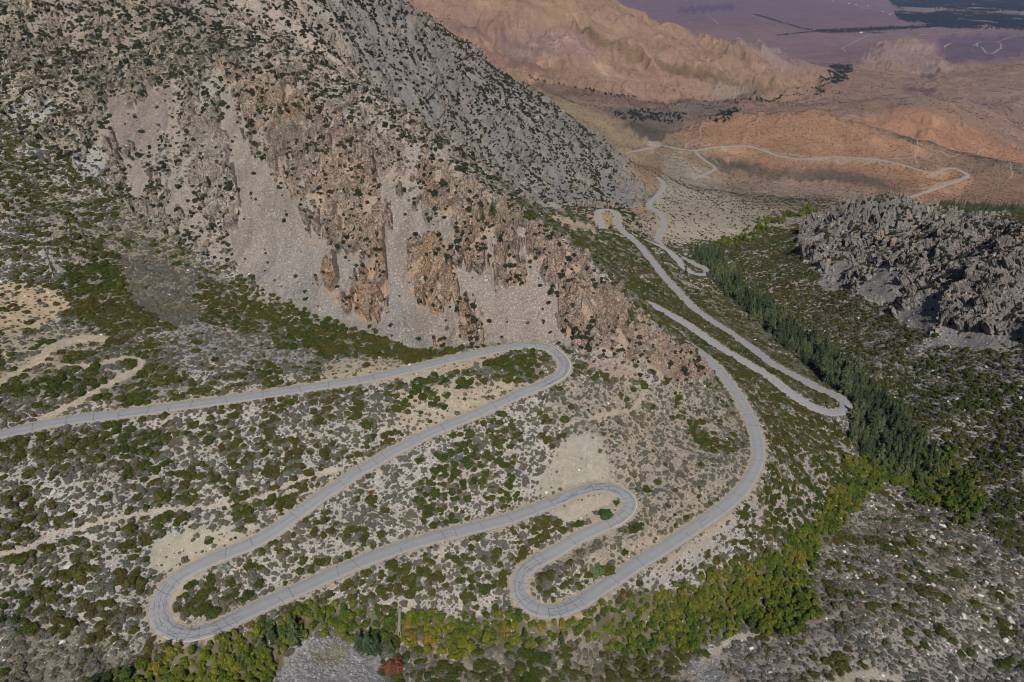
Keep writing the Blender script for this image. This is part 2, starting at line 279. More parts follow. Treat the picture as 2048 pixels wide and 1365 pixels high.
# --- bench
zone([(0,290),(60,320),(130,370),(200,440),(250,500),(240,545),(160,560),(120,530),(60,440),(0,420),(-320,400),(-320,260)], 6, (300,600), (140,132,122), green=.62, sage=.6, k=.8)
zone([(240,400),(330,470),(400,520),(470,548),(420,575),(380,590),(340,560),(240,520),(200,450)], 8, (300,600), (136,126,112), green=.25, sage=.95)
zone([(0,563),(85,568),(145,604),(150,618),(100,640),(60,665),(0,675),(-320,690),(-320,560)], 3, (250,600), (172,154,128), green=.22, sage=.18)
zone([(0,675),(80,660),(160,650),(210,670),(200,700),(100,760),(0,790)], 6, (250,600), (158,146,126), green=.35, sage=.4)
zone([(240,508),(335,525),(393,594),(400,660),(308,640),(253,604),(235,553)], 5, (300,600), (124,116,108), green=.05, sage=1.3)
zone([(330,668),(400,640),(520,680),(640,712),(600,730),(480,730),(360,720)], 5, (250,600), (152,150,147), green=.2, sage=.8, scree=.4)
DG = dict(green=1.6, sage=.2)
zone([(150,560),(200,515),(240,540),(252,600),(312,640),(322,668),(240,662),(215,690),(190,645),(148,628),(145,590)], 2, (250,600), (120,116,104), **DG)
zone([(380,585),(440,572),(530,590),(600,616),(700,660),(800,688),(870,702),(960,690),(1060,678),(1090,690),(1000,700),(905,722),(850,722),(760,728),(690,714),(610,692),(560,655),(500,645),(430,615)], 2, (250,600), (122,118,106), **DG)
zone([(380,560),(470,560),(560,600),(640,640),(560,660),(480,640),(400,620)], 6, (250,600), (140,132,122), green=.7, sage=.5, k=.8)
zone([(955,722),(1050,712),(1088,738),(1075,755),(1020,745),(965,738)], 2, (250,450), (120,112,98), **DG)
zone([(80,740),(190,745),(190,770),(150,790),(20,800),(0,780)], 3, (200,450), (126,122,110), green=1.1, sage=.4)
zone([(200,760),(300,730),(380,745),(390,790),(300,800),(240,810),(215,800)], 4, (200,450), (130,126,116), green=.9, sage=.5)
zone([(115,700),(200,700),(200,720),(130,725)], 3, (250,450), (126,122,110), green=.9, sage=.4)
zone([(700,750),(830,738),(960,712),(1010,712),(940,738),(860,752),(760,768),(700,775)], 2, (250,450), (166,152,130), green=.02, sage=.06)
zone([(650,722),(760,712),(850,728),(800,738),(700,757),(640,765)], 3, (250,450), (166,152,132), green=.2, sage=.3)
zone([(800,778),(960,755),(1060,762),(1040,782),(930,828),(850,862),(790,850)], 6, (250,450), (160,148,130), green=.38, sage=.35)
zone([(300,1085),(375,1055),(470,1052),(560,1052),(430,1108),(380,1132),(330,1150),(300,1130)], 9, (150,400), (156,150,134), green=.12, sage=.18)
zone([(1150,850),(1188,852),(1222,900),(1244,962),(1200,974),(1100,996),(1070,975),(1112,915)], 5, (200,450), (156,150,136), green=.0, sage=.08, crag=.2)
zone([(1130,865),(1200,880),(1220,940),(1140,950)], 6, (200,450), (152,151,142), k=.35)
zone([(1100,1018),(1195,986),(1238,990),(1240,1020),(1190,1046),(1110,1040)], 2, (200,400), (156,147,134), green=.01, sage=.03)
zone([(1130,1095),(1230,1055),(1300,1060),(1330,1080),(1260,1125),(1150,1140),(1100,1130)], 5, (200,400), (152,143,128), green=.15, sage=.7)
zone([(330,1180),(370,1150),(430,1125),(380,1170),(350,1210),(355,1245),(340,1240)], 3, (150,330), (158,148,130), green=.02, sage=.1)
zone([(1055,1150),(1100,1115),(1130,1120),(1085,1150),(1075,1190),(1090,1212),(1060,1195)], 3, (150,330), (152,142,126), green=.05, sage=.3)
zone([(1140,760),(1440,775),(1490,830),(1500,940),(1380,1040),(1280,1080),(1280,1000),(1230,960),(1200,870),(1100,860),(1110,790)], 10, (220,480), (148,138,124), green=.14, sage=.75)
zone([(1340,780),(1420,790),(1470,850),(1490,910),(1420,930),(1350,850)], 8, (220,480), (146,138,124), green=.5, sage=.6)
zone([(1275,615),(1370,665),(1480,735),(1660,835),(1700,880),(1700,940),(1640,1020),(1520,1120),(1400,1150),(1340,1110),(1480,1020),(1540,940),(1530,860),(1490,770),(1420,705),(1340,665)], 5, (250,640), (152,145,136), green=.66, sage=.5)
zone([(1340,1110),(1460,1030),(1480,1040),(1420,1090),(1330,1150),(1290,1160)], 4, (200,420), (160,148,136), green=.2, sage=.3, scree=.5)
zone([(1290,560),(1400,630),(1520,725),(1670,800),(1640,800),(1560,760),(1480,715),(1380,650),(1270,590)], 4, (380,800), (132,128,116), green=.8, sage=.6)
zone([(1050,405),(1180,420),(1200,440),(1290,490),(1430,600),(1600,740),(1520,700),(1380,600),(1290,540),(1200,520),(1120,460)], 6, (560,1100), (132,126,116), green=.55, sage=.7)
zone([(1085,425),(1190,450),(1190,465),(1130,455)], 2, (600,1200), (156,138,120), green=.02, sage=.05)
zone([(1170,430),(1200,425),(1235,425),(1240,450),(1210,460)], 2, (600,1200), (160,142,116), green=.05, sage=.2)
zone([(1230,425),(1310,430),(1325,470),(1270,475),(1240,450)], 3, (600,1300), (150,136,120), dark=.4, sage=.5, green=.1)
zone([(1280,455),(1310,440),(1316,480),(1290,478)], 3, (600,1300), (158,144,128), green=.05, sage=.5, dark=.5)
zone([(1240,560),(1300,560),(1310,590),(1265,600)], 4, (450,800), (140,134,118), green=1.0, sage=.4)
# right side of the canyon
zone([(1400,480),(1480,478),(1600,468),(1650,540),(1760,620),(1880,690),(2048,700),(2360,690),(2360,1250),(2048,1250),(1960,960),(1780,820),(1650,720),(1500,590),(1420,520)], 5, (280,1150), (160,156,150), green=.74, sage=1.1, dark=.1)
zone([(1700,650),(1850,680),(2048,700),(2360,700),(2360,770),(1900,770),(1760,740)], 8, (280,800), (150,146,140), green=.45, sage=1.0, k=.8)
OUT = [(1590,480),(1640,436),(1700,405),(1800,400),(1900,425),(2048,450),(2360,465),(2360,690),(2048,690),(1960,668),(1870,668),(1790,630),(1720,585),(1660,560),(1620,530)]
zone(OUT, 3, (380,1020), (132,128,123), crag=1.0, green=0, sage=.1, dark=.7, ero=.8, scree=0)
for q in ([(1635,565),(1680,520),(1720,520),(1690,550),(1680,585),(1655,585)], [(1720,575),(1760,530),(1815,535),(1800,580),(1790,610),(1740,600)], [(1810,655),(1790,625),(1850,600),(1915,575),(1880,640),(1860,665)], [(1850,690),(1900,660),(2000,665),(2048,690),(1940,700)]):
    zone(q, 3, (380,1020), (140,136,133), crag=0, scree=1, dark=.03, sage=.08)
# moraine, lower right
zone([(1660,1010),(1800,980),(1960,1020),(2048,1200),(2360,1520),(1500,1520),(1380,1400),(1450,1290),(1640,1262),(1620,1150)], 6, (100,450), (150,144,137), green=.42, sage=1.0, dark=.05, scree=.25)
zone([(830,1290),(1000,1300),(1150,1275),(1260,1312),(1400,1300),(1400,1420),(820,1420)], 6, (80,400), (140,132,118), green=.75, sage=.8)
zone([(1800,1040),(1900,1080),(2000,1200),(2048,1300),(1960,1260),(1860,1140),(1780,1080)], 8, (100,450), (142,136,110), k=.6, sage=.7)
zone([(-320,1250),(180,1260),(330,1280),(240,1330),(160,1380),(-320,1450)], 10, (100,300), (136,130,116), green=.3, sage=1.1)
for q in ([(585,1310),(640,1268),(700,1288),(755,1320),(770,1370),(760,1520),(540,1520),(550,1350)], [(1385,1325),(1430,1308),(1462,1365),(1470,1520),(1380,1520)]):
    zone(q, 3, (80,330), (140,139,139), green=.06, sage=.1, scree=1.3, dark=0)
zone([(600,1320),(660,1285),(700,1300),(690,1330),(620,1325)], 3, (80,330), (128,124,92), k=.7)
RIP = [(150,1400),(250,1335),(340,1278),(440,1272),(560,1240),(620,1212),(750,1212),(810,1235),(900,1235),(1000,1228),(1060,1212),(1100,1238),(1200,1215),(1300,1190),(1400,1170),(1440,1135),(1530,1120),(1620,1050),(1672,990),(1700,930),(1760,900),(1820,900),(1900,900),(1960,960),(1972,1020),(1930,1048),(1850,1005),(1780,965),(1735,990),(1700,1030),(1612,1150),(1645,1240),(1560,1262),(1450,1262),(1400,1300),(1260,1312),(1150,1275),(1000,1300),(850,1312),(790,1282),(700,1290),(640,1262),(580,1300),(540,1400)]
zone(RIP, 3, (100,520), (104,98,80), green=.3, sage=.1, dark=0)
CON = [(1385,510),(1420,498),(1445,520),(1480,575),(1560,625),(1640,690),(1740,765),(1850,875),(1900,940),(1840,975),(1750,935),(1705,880),(1695,800),(1600,720),(1500,630),(1425,560)]
zone(CON, 2, (330,1150), (88,84,76), green=.4, sage=.1, dark=0)

def ztex(k):
    return raster(ZN[k][0], ZN[k][1])
def zones_at(X, Y, Z, jit=True):
    """ground-cover values at world points"""
    U, V, D = project(X, Y, Z)
    if jit:
        wob = np.clip(Y / 90, 2, 400)
        jx = fbm(X / wob, Y / wob, 91, 3); jy = fbm(X / wob, Y / wob, 191, 3)
        mj = 1 + 1.1 * ((Y > 330) & (Y < 900) & (V < 715) & (U < 1300)); jx = jx * mj; jy = jy * mj
        lw = wob * 4.5; U = U + jx * 9 + 13 * fbm(X / lw, Y / lw, 291, 2); V = V + jy * 7 + 8 * fbm(X / lw, Y / lw, 391, 2)
    xi = np.clip((U + OX) / 2, 0, MW - 1).astype(int); yi = np.clip((V + OY) / 2, 0, MH - 1).astype(int)
    out = {c: np.zeros(X.shape, np.float32) for c in CH}
    for i, (poly, fe, yr, d, k) in enumerate(ZN):
        if fe == 0 and poly is BIG: m = np.full(X.shape, k, np.float32)
        else:
            m = ztexs[i][yi, xi] * k
        if yr[0] > 0: m = m * sstep(yr[0] * .97, yr[0] * 1.03, Y)
        if yr[1] < 1e9: m = m * (1 - sstep(yr[1] * .97, yr[1] * 1.03, Y))
        for c, val in d.items(): out[c] += (val - out[c]) * m
    return out
ztexs = [ztex(i) for i in range(len(ZN))]
# distance to the roads
DR = np.full(X.shape, 1e6, np.float32); ZR = np.zeros(X.shape, np.float32); WR = np.zeros(X.shape, np.float32)
RMAX = 26.0
for key, R in ROADS.items():
    for a, b in zip(R[:-1], R[1:]):
        ys = (min(a[1], b[1]) - RMAX, max(a[1], b[1]) + RMAX); r0, r1 = np.searchsorted(tt, [math.log(ys[0]), math.log(ys[1])])
        xs = (min(a[0], b[0]) - RMAX, max(a[0], b[0]) + RMAX); wmin = wT[r0:r1 + 1].min(); wmax = wT[r0:r1 + 1].max()
        lo = min(xs[0] / ys[0], xs[0] / ys[1]); hi = max(xs[1] / ys[0], xs[1] / ys[1])
        lo = min(lo / wmin, lo / wmax); hi = max(hi / wmin, hi / wmax)
        c0, c1 = np.searchsorted(sg, [lo, hi]); 
        if c0 >= c1: continue
        sl = (slice(r0, r1), slice(max(c0 - 1, 0), c1 + 1))
        dx, dy = b[0] - a[0], b[1] - a[1]; L2 = dx * dx + dy * dy + 1e-9
        t = np.clip(((X[sl] - a[0]) * dx + (Y[sl] - a[1]) * dy) / L2, 0, 1)
        d = np.hypot(X[sl] - a[0] - t * dx, Y[sl] - a[1] - t * dy) - RW[key]
        m = d < DR[sl]
        DR[sl] = np.where(m, d, DR[sl]); ZR[sl] = np.where(m, a[2] + t * (b[2] - a[2]), ZR[sl]); WR[sl] = np.where(m, RW[key], WR[sl])
ZO = zones_at(X, Y, Z)
# rock ribs standing between debris chutes
rib1 = fbm(X / 17 + .4 * fbm(X / 30, Y / 30, 12, 2), Y / 52, 441, 4); rib2 = fbm((X * .25 + Y) / 22, (X - Y * .25) / 95, 443, 4)
rb = np.where(Y < 640, rib1, rib2); mt_ = (ZO['crag'] > .1) & (Y < 1500) & (ZO['ero'] > .5)
ribc = sstep(.02, .16, rb); soft = (ZO['crag'] < .9)
PVv = project(X, Y, Z)[1]; up_ = sstep(650, 520, PVv) * mt_ * (ZO['scree'] > .2) * sstep(.03, .13, fbm(X / 11, Y / 48, 445, 4)); ZO['scree'] = ZO['scree'] * (1 - up_); ZO['crag'] = ZO['crag'] + up_ * .9
mt_ = mt_ | (up_ > .3)
ZO['crag'] = np.where(mt_ & soft, np.clip(ZO['crag'] * 1.5 * ribc + .02, 0, 1) + (ZO['crag'] < .3) * ribc * .55, ZO['crag']).astype(np.float32); ZO['crag'] = np.clip(ZO['crag'], 0, 1)
holes = sstep(.30, .42, fbm(X / 9, Y / 14, 451, 4)); ZO['crag'] = ZO['crag'] * (1 - .85 * holes)
# relief
def blocks(x, y, seed):
    """facetted height: every cell a tilted plane; also the distance to the joint"""
    ix, iy = np.floor(x).astype(np.int64), np.floor(y).astype(np.int64)
    b1_ = np.full(x.shape, 9., np.float32); b2_ = b1_.copy(); hv = np.zeros(x.shape, np.float32)
    for dx in (-1, 0, 1):
        for dy in (-1, 0, 1):
            cx, cy = ix + dx, iy + dy; k = _h(cx, cy, seed); k2 = _h(cx, cy, seed + 5); k3 = _h(cx, cy, seed + 9)
            px = x - cx - (k & 255) / 256.; py = y - cy - (k >> 8) / 256.
            d = (px * px + py * py).astype(np.float32); m = d < b1_
            b2_ = np.where(m, b1_, np.minimum(b2_, d)); h = (k2 / 65536. + ((k3 & 255) / 128. - 1) * px * .9 + ((k3 >> 8) / 128. - 1) * py * .9)
            hv = np.where(m, h, hv); b1_ = np.where(m, d, b1_)
    return hv, np.sqrt(b2_) - np.sqrt(b1_)
far = sstep(700, 1500, Y)
keep = sstep(3, 20, DR)
lam1 = np.interp(Y, [300, 1000, 2500, 5000], [60, 110, 260, 420])
Zd = np.zeros_like(Z)
nr = sstep(1100, 850, Y)
ux = (X * .75 + Y * .66); uy = (-X * .66 + Y * .75)
Zd += nr * (fbm(X / 26, Y / 26, 3, 5) * 1.5 * (.35 + ZO['ero']))
Zd += nr * ZO['ero'] * (ridged(X / 38 + .25 * fbm(X / 60, Y / 60, 8, 2), Y / 95, 21, 4) - .8) * 4.0 * (Y < 640)
Zd += sstep(620, 720, Y) * nr * ZO['ero'] * (ridged((X * .25 + Y) / 55 + .3 * fbm(X / 90, Y / 90, 8, 2), (X - Y * .25) / 170, 22, 5) - .8) * 15
Zd += (1 - nr) * ZO['ero'] * (ridged(X / 330 + .5 * fbm(X / 500, Y / 500, 9, 3), Y / 640, 31, 5, .42) - .9) * np.interp(Y, [900, 1800, 3000, 6000], [5, 10, 34, 38])
Zd += (1 - nr) * ZO['ero'] * (ridged(X / 80 + .6 * fbm(X / 160, Y / 160, 19, 3), Y / 260, 37, 6, .6) - .9) * np.interp(Y, [900, 1800, 3000, 6000], [3, 5, 10, 8])
Zd += (1 - nr) * fbm(X / 110, Y / 110, 41, 4) * np.interp(Y, [900, 2000, 5000, 9000], [1.5, 3.0, 2.5, 0])
# crags: tilted slabs and ribs standing out of the scree
cg = ZO['crag'] * sstep(900, 820, Y) + ZO['crag'] * .0
cgf = ZO['crag'] * sstep(820, 900, Y)
wx = X + 3 * fbm(X / 12, Y / 12, 51, 3); wy = Y + 3 * fbm(X / 12, Y / 12, 53, 3)
a1 = wx * .83 - wy * .55; b1 = wx * .55 + wy * .83
out_f = ((X > 150) & (Y > 380)).astype(np.float32)
m_ = (Y < 1400)
def sub(f):
    r = np.zeros_like(Z); r[m_] = f(); return r
h1, j1 = blocks(a1[m_] / 7.5, b1[m_] / 11, 61); h2, j2 = blocks(a1[m_] / 2.8, b1[m_] / 4.4, 67); h3, j3 = blocks(wx[m_] / 1.2, wy[m_] / 1.9, 69)
# ribs and ledges
slab = ridged(a1[m_] / 24, b1[m_] / 46, 63, 4, .5)
Zc = sub(lambda: h1 * 2.7 + h2 * 1.5 + h3 * .6 + (slab - .7) * 4.2 + .6 - .8 * np.clip(1 - j1 / .12, 0, 1) - .35 * np.clip(1 - j2 / .15, 0, 1))
o1, q1 = blocks(wx[m_] / 24, wy[m_] / 19, 161); o2, q2 = blocks(a1[m_] / 6.5, b1[m_] / 7, 167)
big = ridged(wx[m_] / 60, wy[m_] / 50, 81, 4, .5)
Zc2 = sub(lambda: o1 * 6.5 + o2 * 2.0 + h2 * .8 + h3 * .3 - 2.5 + (big - .7) * 5 - .8 * np.clip(1 - q1 / .12, 0, 1))
ribf = ridged((X[m_] * .3 + Y[m_]) / 48, (X[m_] - Y[m_] * .3) / 150, 85, 5, .6)
Zc3 = sub(lambda: o1 * 2.2 + o2 * 1.6 + h2 * 1.2 + (ribf - .8) * 7)
DN = (cg * (Zc * (1 - out_f) + Zc2 * out_f) + cgf * Zc3 * 1.5) * keep      # crags stand out along the slope normal
Zd += ZO['scree'] * nr * pn(X / 1.6, Y / 1.6, 95) * .22
Zd += nr * (1 - ZO['crag']) * pn(X / 3.1, Y / 3.1, 96) * .18
Z2 = Z + Zd * keep
GC = np.gradient(Z, axis=1) / (np.gradient(X, axis=1) + 1e-9); GRt = np.gradient(Z, axis=0) - GC * np.gradient(X, axis=0); GY = GRt / (np.gradient(Y, axis=0) + 1e-9)
nl = np.sqrt(1 + GC**2 + GY**2); NX, NY, NZ = -GC / nl, -GY / nl, 1 / nl
core = sstep(9.0, 0.9, DR)
Z2 = np.where(DR < 9.0, Z2 * (1 - core) + (ZR - .18) * core, Z2)
print('terrain', X.size, Z2.min(), Z2.max())
LNT0 = tt
def height(x, y, A=None):
    """height of the finished ground (camera-relative) at world x, y"""
    A = Z2 if A is None else A
    x = np.asarray(x, float); y = np.asarray(y, float)
    t = np.log(y); r = np.interp(t, tt, np.arange(NR)); wv = np.interp(t, tt, wT); c = (x / y / wv + 1) / 2 * (NC - 1)
    return bil(A, c, r)
# ------------------------------------------------------------ helpers for things
COL = scn.collection
def tag(o, label=None, cat=None, group=None, kind=None):
    if label: o['label'] = label
    if cat: o['category'] = cat
    if group: o['group'] = group
    if kind: o['kind'] = kind
    return o
def link(o, parent=None):
    COL.objects.link(o)
    if parent: o.parent = parent
    return o
def mesh_np(name, V, Fq, mat=None, smooth=True, attrs=None):
    V = np.asarray(V, np.float32); Fq = np.asarray(Fq, np.int32); n = Fq.shape[1]
    me = bpy.data.meshes.new(name); me.vertices.add(len(V)); me.vertices.foreach_set('co', V.ravel())
    me.loops.add(Fq.size); me.loops.foreach_set('vertex_index', Fq.ravel())
    me.polygons.add(len(Fq)); me.polygons.foreach_set('loop_start', np.arange(0, Fq.size, n, dtype=np.int32))
    me.polygons.foreach_set('use_smooth', np.full(len(Fq), smooth) if np.isscalar(smooth) else smooth)
    for k, (typ, arr) in (attrs or {}).items():
        at = me.attributes.new(k, typ, 'POINT'); at.data.foreach_set('color' if typ == 'FLOAT_COLOR' else 'value', np.asarray(arr, np.float32).ravel())
    if mat: me.materials.append(mat)
    me.update(calc_edges=True); return me
class NT:
    """small node-tree writer"""
    def __init__(s, name):
        s.m = bpy.data.materials.new(name); s.m.use_nodes = True; s.t = s.m.node_tree; s.b = s.t.nodes['Principled BSDF']; s.b.inputs['Roughness'].default_value = .9
        s.b.inputs['Specular IOR Level'].default_value = .15
    def n(s, typ, **kw):
        q = s.t.nodes.new(typ)
        for k, v in kw.items(): setattr(q, k, v)
        return q
    def put(s, q, i, v):
        if isinstance(v, bpy.types.NodeSocket): s.t.links.new(v, q.inputs[i])
        elif v is not None: q.inputs[i].default_value = v
        return q
    def noise(s, vec, scale, detail=4, rough=.55, out='Fac'):
        q = s.n('ShaderNodeTexNoise'); s.put(q, 'Vector', vec); q.inputs['Scale'].default_value = scale; q.inputs['Detail'].default_value = detail; q.inputs['Roughness'].default_value = rough; return q.outputs[out]
    def voro(s, vec, scale, feature='F1', out='Distance'):
        q = s.n('ShaderNodeTexVoronoi', feature=feature); s.put(q, 'Vector', vec); q.inputs['Scale'].default_value = scale; return q.outputs[out]
    def ma(s, op, a, b=None, clamp=False):
        q = s.n('ShaderNodeMath', operation=op, use_clamp=clamp); s.put(q, 0, a); s.put(q, 1, b); return q.outputs[0]
    def rng(s, v, a, b, c=0, d=1):
        q = s.n('ShaderNodeMapRange', interpolation_type='SMOOTHSTEP'); s.put(q, 0, v); s.put(q, 1, a); s.put(q, 2, b); s.put(q, 3, c); s.put(q, 4, d); return q.outputs[0]
    def mix(s, f, a, b, bt='MIX'):
        q = s.n('ShaderNodeMix', data_type='RGBA', blend_type=bt); s.put(q, 0, f)
        for i, v in ((6, a), (7, b)):
            s.put(q, i, v if isinstance(v, bpy.types.NodeSocket) else (*v, 1) if len(v) == 3 else v)
        return q.outputs[2]
    def ramp(s, v, stops):
        q = s.n('ShaderNodeValToRGB'); s.put(q, 0, v); e = q.color_ramp.elements
        while len(e) < len(stops): e.new(.5)
        for el, (p, c) in zip(e, stops): el.position = p; el.color = (*c, 1)
        return q.outputs[0]
    def attr(s, name, typ='GEOMETRY', out='Fac'):
        q = s.n('ShaderNodeAttribute', attribute_name=name, attribute_type=typ); return q.outputs[out]
    def pos(s):
        return s.n('ShaderNodeNewGeometry').outputs['Position']
    def scalev(s, v, k):
        q = s.n('ShaderNodeVectorMath', operation='MULTIPLY'); s.put(q, 0, v); q.inputs[1].default_value = k; return q.outputs[0]
    def bump(s, h, dist, strength=1.0, nrm=None):
        q = s.n('ShaderNodeBump'); s.put(q, 'Height', h); q.inputs['Distance'].default_value = dist; s.put(q, 'Strength', strength)
        if nrm: s.put(q, 'Normal', nrm)
        return q.outputs[0]
    def done(s, col, nrm=None, rough=None):
        s.put(s.b, 'Base Color', col)
        if nrm: s.put(s.b, 'Normal', nrm)
        if rough is not None: s.put(s.b, 'Roughness', rough)
        return s.m
# ------------------------------------------------------------ ground material
g = NT('ground'); P = g.pos(); tint = g.attr('tint', out='Color')
scree = g.attr('scree'); crag = g.attr('crag'); farw = g.attr('farw'); road = g.attr('shoulder')
nA = g.noise(P, .05, 6, .6); nB = g.noise(P, .35, 5, .65); nC = g.noise(P, 2.2, 4, .7)
c = g.mix(g.rng(nB, .35, .7), g.scalev(tint, (.84,) * 3), g.scalev(tint, (1.12, 1.1, 1.08)))
c = g.mix(g.rng(nA, .3, .75, 0, .35), c, g.scalev(tint, (1.12, .98, .84)))
# stones lying in the soil, many sizes
v1 = g.n('ShaderNodeTexVoronoi'); g.put(v1, 'Vector', P); v1.inputs['Scale'].default_value = 1.05
sp1 = g.rng(g.ma('ADD', v1.outputs['Distance'], g.ma('MULTIPLY', nC, .3)), .30, .42, 1, 0)
vr = g.n('ShaderNodeSeparateColor'); g.put(vr, 0, v1.outputs['Color'])
near = g.ma('SUBTRACT', 1, farw)
rub = g.attr('rub'); st = g.ma('MULTIPLY', g.ma('MULTIPLY', sp1, g.rng(g.ma('ADD', vr.outputs[0], g.ma('MULTIPLY', rub, .3)), .66, .76)), near)
dk = g.ma('MULTIPLY', g.ma('MULTIPLY', g.rng(g.noise(P, 1.6, 5, .75), .50, .62), rub), near)
c = g.mix(g.ma('MULTIPLY', dk, .75), c, g.scalev(tint, (.26, .25, .25)))  # dark specks painted in as the shadows between the stones
rockc = g.mix(vr.outputs[1], (.36, .345, .33), (.74, .72, .69))
c = g.mix(g.ma('MULTIPLY', st, g.ma('SUBTRACT', 1, road)), c, rockc)
# scree: packed stones, grey and pink, darker gaps between
v2 = g.n('ShaderNodeTexVoronoi'); g.put(v2, 'Vector', P); v2.inputs['Scale'].default_value = 1.25; v2.inputs['Randomness'].default_value = 1
v2r = g.n('ShaderNodeSeparateColor'); g.put(v2r, 0, v2.outputs['Color'])
scb = g.noise(g.scalev(P, (1, .3, .3)), .09, 4, .6)
sc = g.mix(v2r.outputs[0], g.scalev(tint, (.6, .6, .6)), g.scalev(tint, (1.22, 1.2, 1.17)))
sc = g.mix(g.rng(v2r.outputs[1], .88, .97, 0, .6), sc, (.52, .49, .46))
gap = g.rng(v2.outputs['Distance'], .42, .62)
sc = g.mix(g.ma('MULTIPLY', gap, .55), sc, g.scalev(tint, (.5, .49, .5)))
sc = g.mix(g.rng(g.noise(P, .16, 4, .6), .35, .65, .35, 0), sc, g.scalev(tint, (.92, .92, .92)))
sc = g.mix(g.rng(scb, .45, .65, 0, .5), sc, g.scalev(sc, (.66, .66, .68)))
c = g.mix(g.ma('MULTIPLY', scree, near), c, sc)
# bedrock: streaked slabs, iron-stained and grey, black joints with crevice shade painted in
mp = g.n('ShaderNodeMapping'); g.put(mp, 'Vector', P); mp.vector_type = 'TEXTURE'; mp.inputs['Rotation'].default_value = (.3, .2, -.6); mp.inputs['Scale'].default_value = (2.2, 4.4, 3.2)
k1 = g.noise(mp.outputs[0], 1.3, 8, .7); k2 = g.noise(mp.outputs[0], 5, 6, .7); k3 = g.noise(P, .13, 4, .6)
kc = g.mix(g.rng(k1, .3, .7), g.scalev(tint, (.85, .84, .84)), g.scalev(tint, (1.35, 1.31, 1.27)))
kc = g.mix(g.rng(k3, .48, .7, 0, .4), kc, g.scalev(tint, (1.2, .98, .8)))
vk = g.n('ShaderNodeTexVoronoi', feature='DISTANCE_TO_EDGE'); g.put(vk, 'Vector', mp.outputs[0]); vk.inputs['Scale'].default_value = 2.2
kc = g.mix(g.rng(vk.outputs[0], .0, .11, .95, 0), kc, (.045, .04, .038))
vk2 = g.n('ShaderNodeTexVoronoi'); g.put(vk2, 'Vector', mp.outputs[0]); vk2.inputs['Scale'].default_value = 4.5; s2 = g.n('ShaderNodeSeparateColor'); g.put(s2, 0, vk2.outputs['Color'])
kc = g.mix(.6, kc, g.mix(s2.outputs[0], g.scalev(kc, (.5, .49, .48)), g.scalev(kc, (1.85, 1.82, 1.77))))
kc = g.mix(g.rng(g.noise(mp.outputs[0], .45, 5, .7), .42, .62, 0, .4), kc, g.scalev(tint, (.42, .41, .41)))
kc = g.mix(g.rng(k2, .54, .60, 0, .8), kc, (.06, .055, .05))  # dark cracks: lichen tone plus painted shade under the ledges
kc = g.mix(g.rng(g.noise(mp.outputs[0], 2.7, 6, .7), .6, .7, 0, .7), kc, (.46, .43, .40))
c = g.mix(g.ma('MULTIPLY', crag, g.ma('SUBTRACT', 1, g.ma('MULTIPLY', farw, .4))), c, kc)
# the far slopes: brush too small to stand apart
vd = g.voro(P, .11); fd = g.ma('MULTIPLY', g.rng(g.ma('ADD', vd, g.ma('MULTIPLY', g.noise(P, .3, 3), .25)), .32, .46, 1, 0), farw)
c = g.mix(g.ma('MULTIPLY', fd, g.rng(g.noise(P, .006, 5, .6), .35, .6, .45, .95)), c, g.scalev(tint, (.27, .29, .27)))
nF = g.noise(P, .004, 8, .65)
c = g.mix(g.ma('MULTIPLY', g.rng(nF, .35, .68), farw), c, g.mix(.5, c, g.scalev(tint, (.5, .49, .52))))
nG = g.noise(P, .011, 8, .7)
c = g.mix(g.ma('MULTIPLY', g.rng(nG, .52, .68), g.ma('MULTIPLY', farw, .8)), c, g.scalev(tint, (1.3, 1.27, 1.22)))
nJ = g.noise(g.scalev(P, (.6, 1.6, 1)), .0013, 9, .72); c = g.mix(g.ma('MULTIPLY', g.rng(nJ, .48, .6), g.ma('MULTIPLY', farw, .4)), c, g.scalev(tint, (.66, .63, .70)))
nH = g.noise(P, .05, 7, .75); c = g.mix(g.ma('MULTIPLY', g.rng(nH, .42, .66), g.ma('MULTIPLY', farw, .5)), c, g.scalev(tint, (.62, .60, .62)))
bh = g.ma('ADD', g.ma('MULTIPLY', nB, .8), g.ma('MULTIPLY', nC, .25))
bh = g.ma('ADD', bh, g.ma('MULTIPLY', g.ma('MULTIPLY', scree, near), g.ma('MULTIPLY', g.ma('SUBTRACT', .6, v2.outputs['Distance']), .5)))
bh = g.ma('ADD', bh, g.ma('MULTIPLY', crag, g.ma('ADD', g.ma('MULTIPLY', k1, 5.0), g.ma('MULTIPLY', k2, 2.5))))
bf = g.ma('MULTIPLY', farw, g.ma('MULTIPLY', g.noise(P, .03, 9, .68), 24))
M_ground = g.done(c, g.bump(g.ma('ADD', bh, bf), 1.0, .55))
# tint: zone colour to albedo
AK = .98
tc = np.stack([ZO['r'] * AK, ZO['g'] * AK, ZO['b'] * AK, np.ones_like(ZO['r'])], -1)
shd = sstep(3.8, .4, DR + fbm(X / 4, Y / 4, 15, 3) * 2.6)
sand = np.array(srgb(166, 154, 134) + [1]) * AK; 
tc = tc * (1 - shd[..., None] * .85) + sand * shd[..., None] * .85
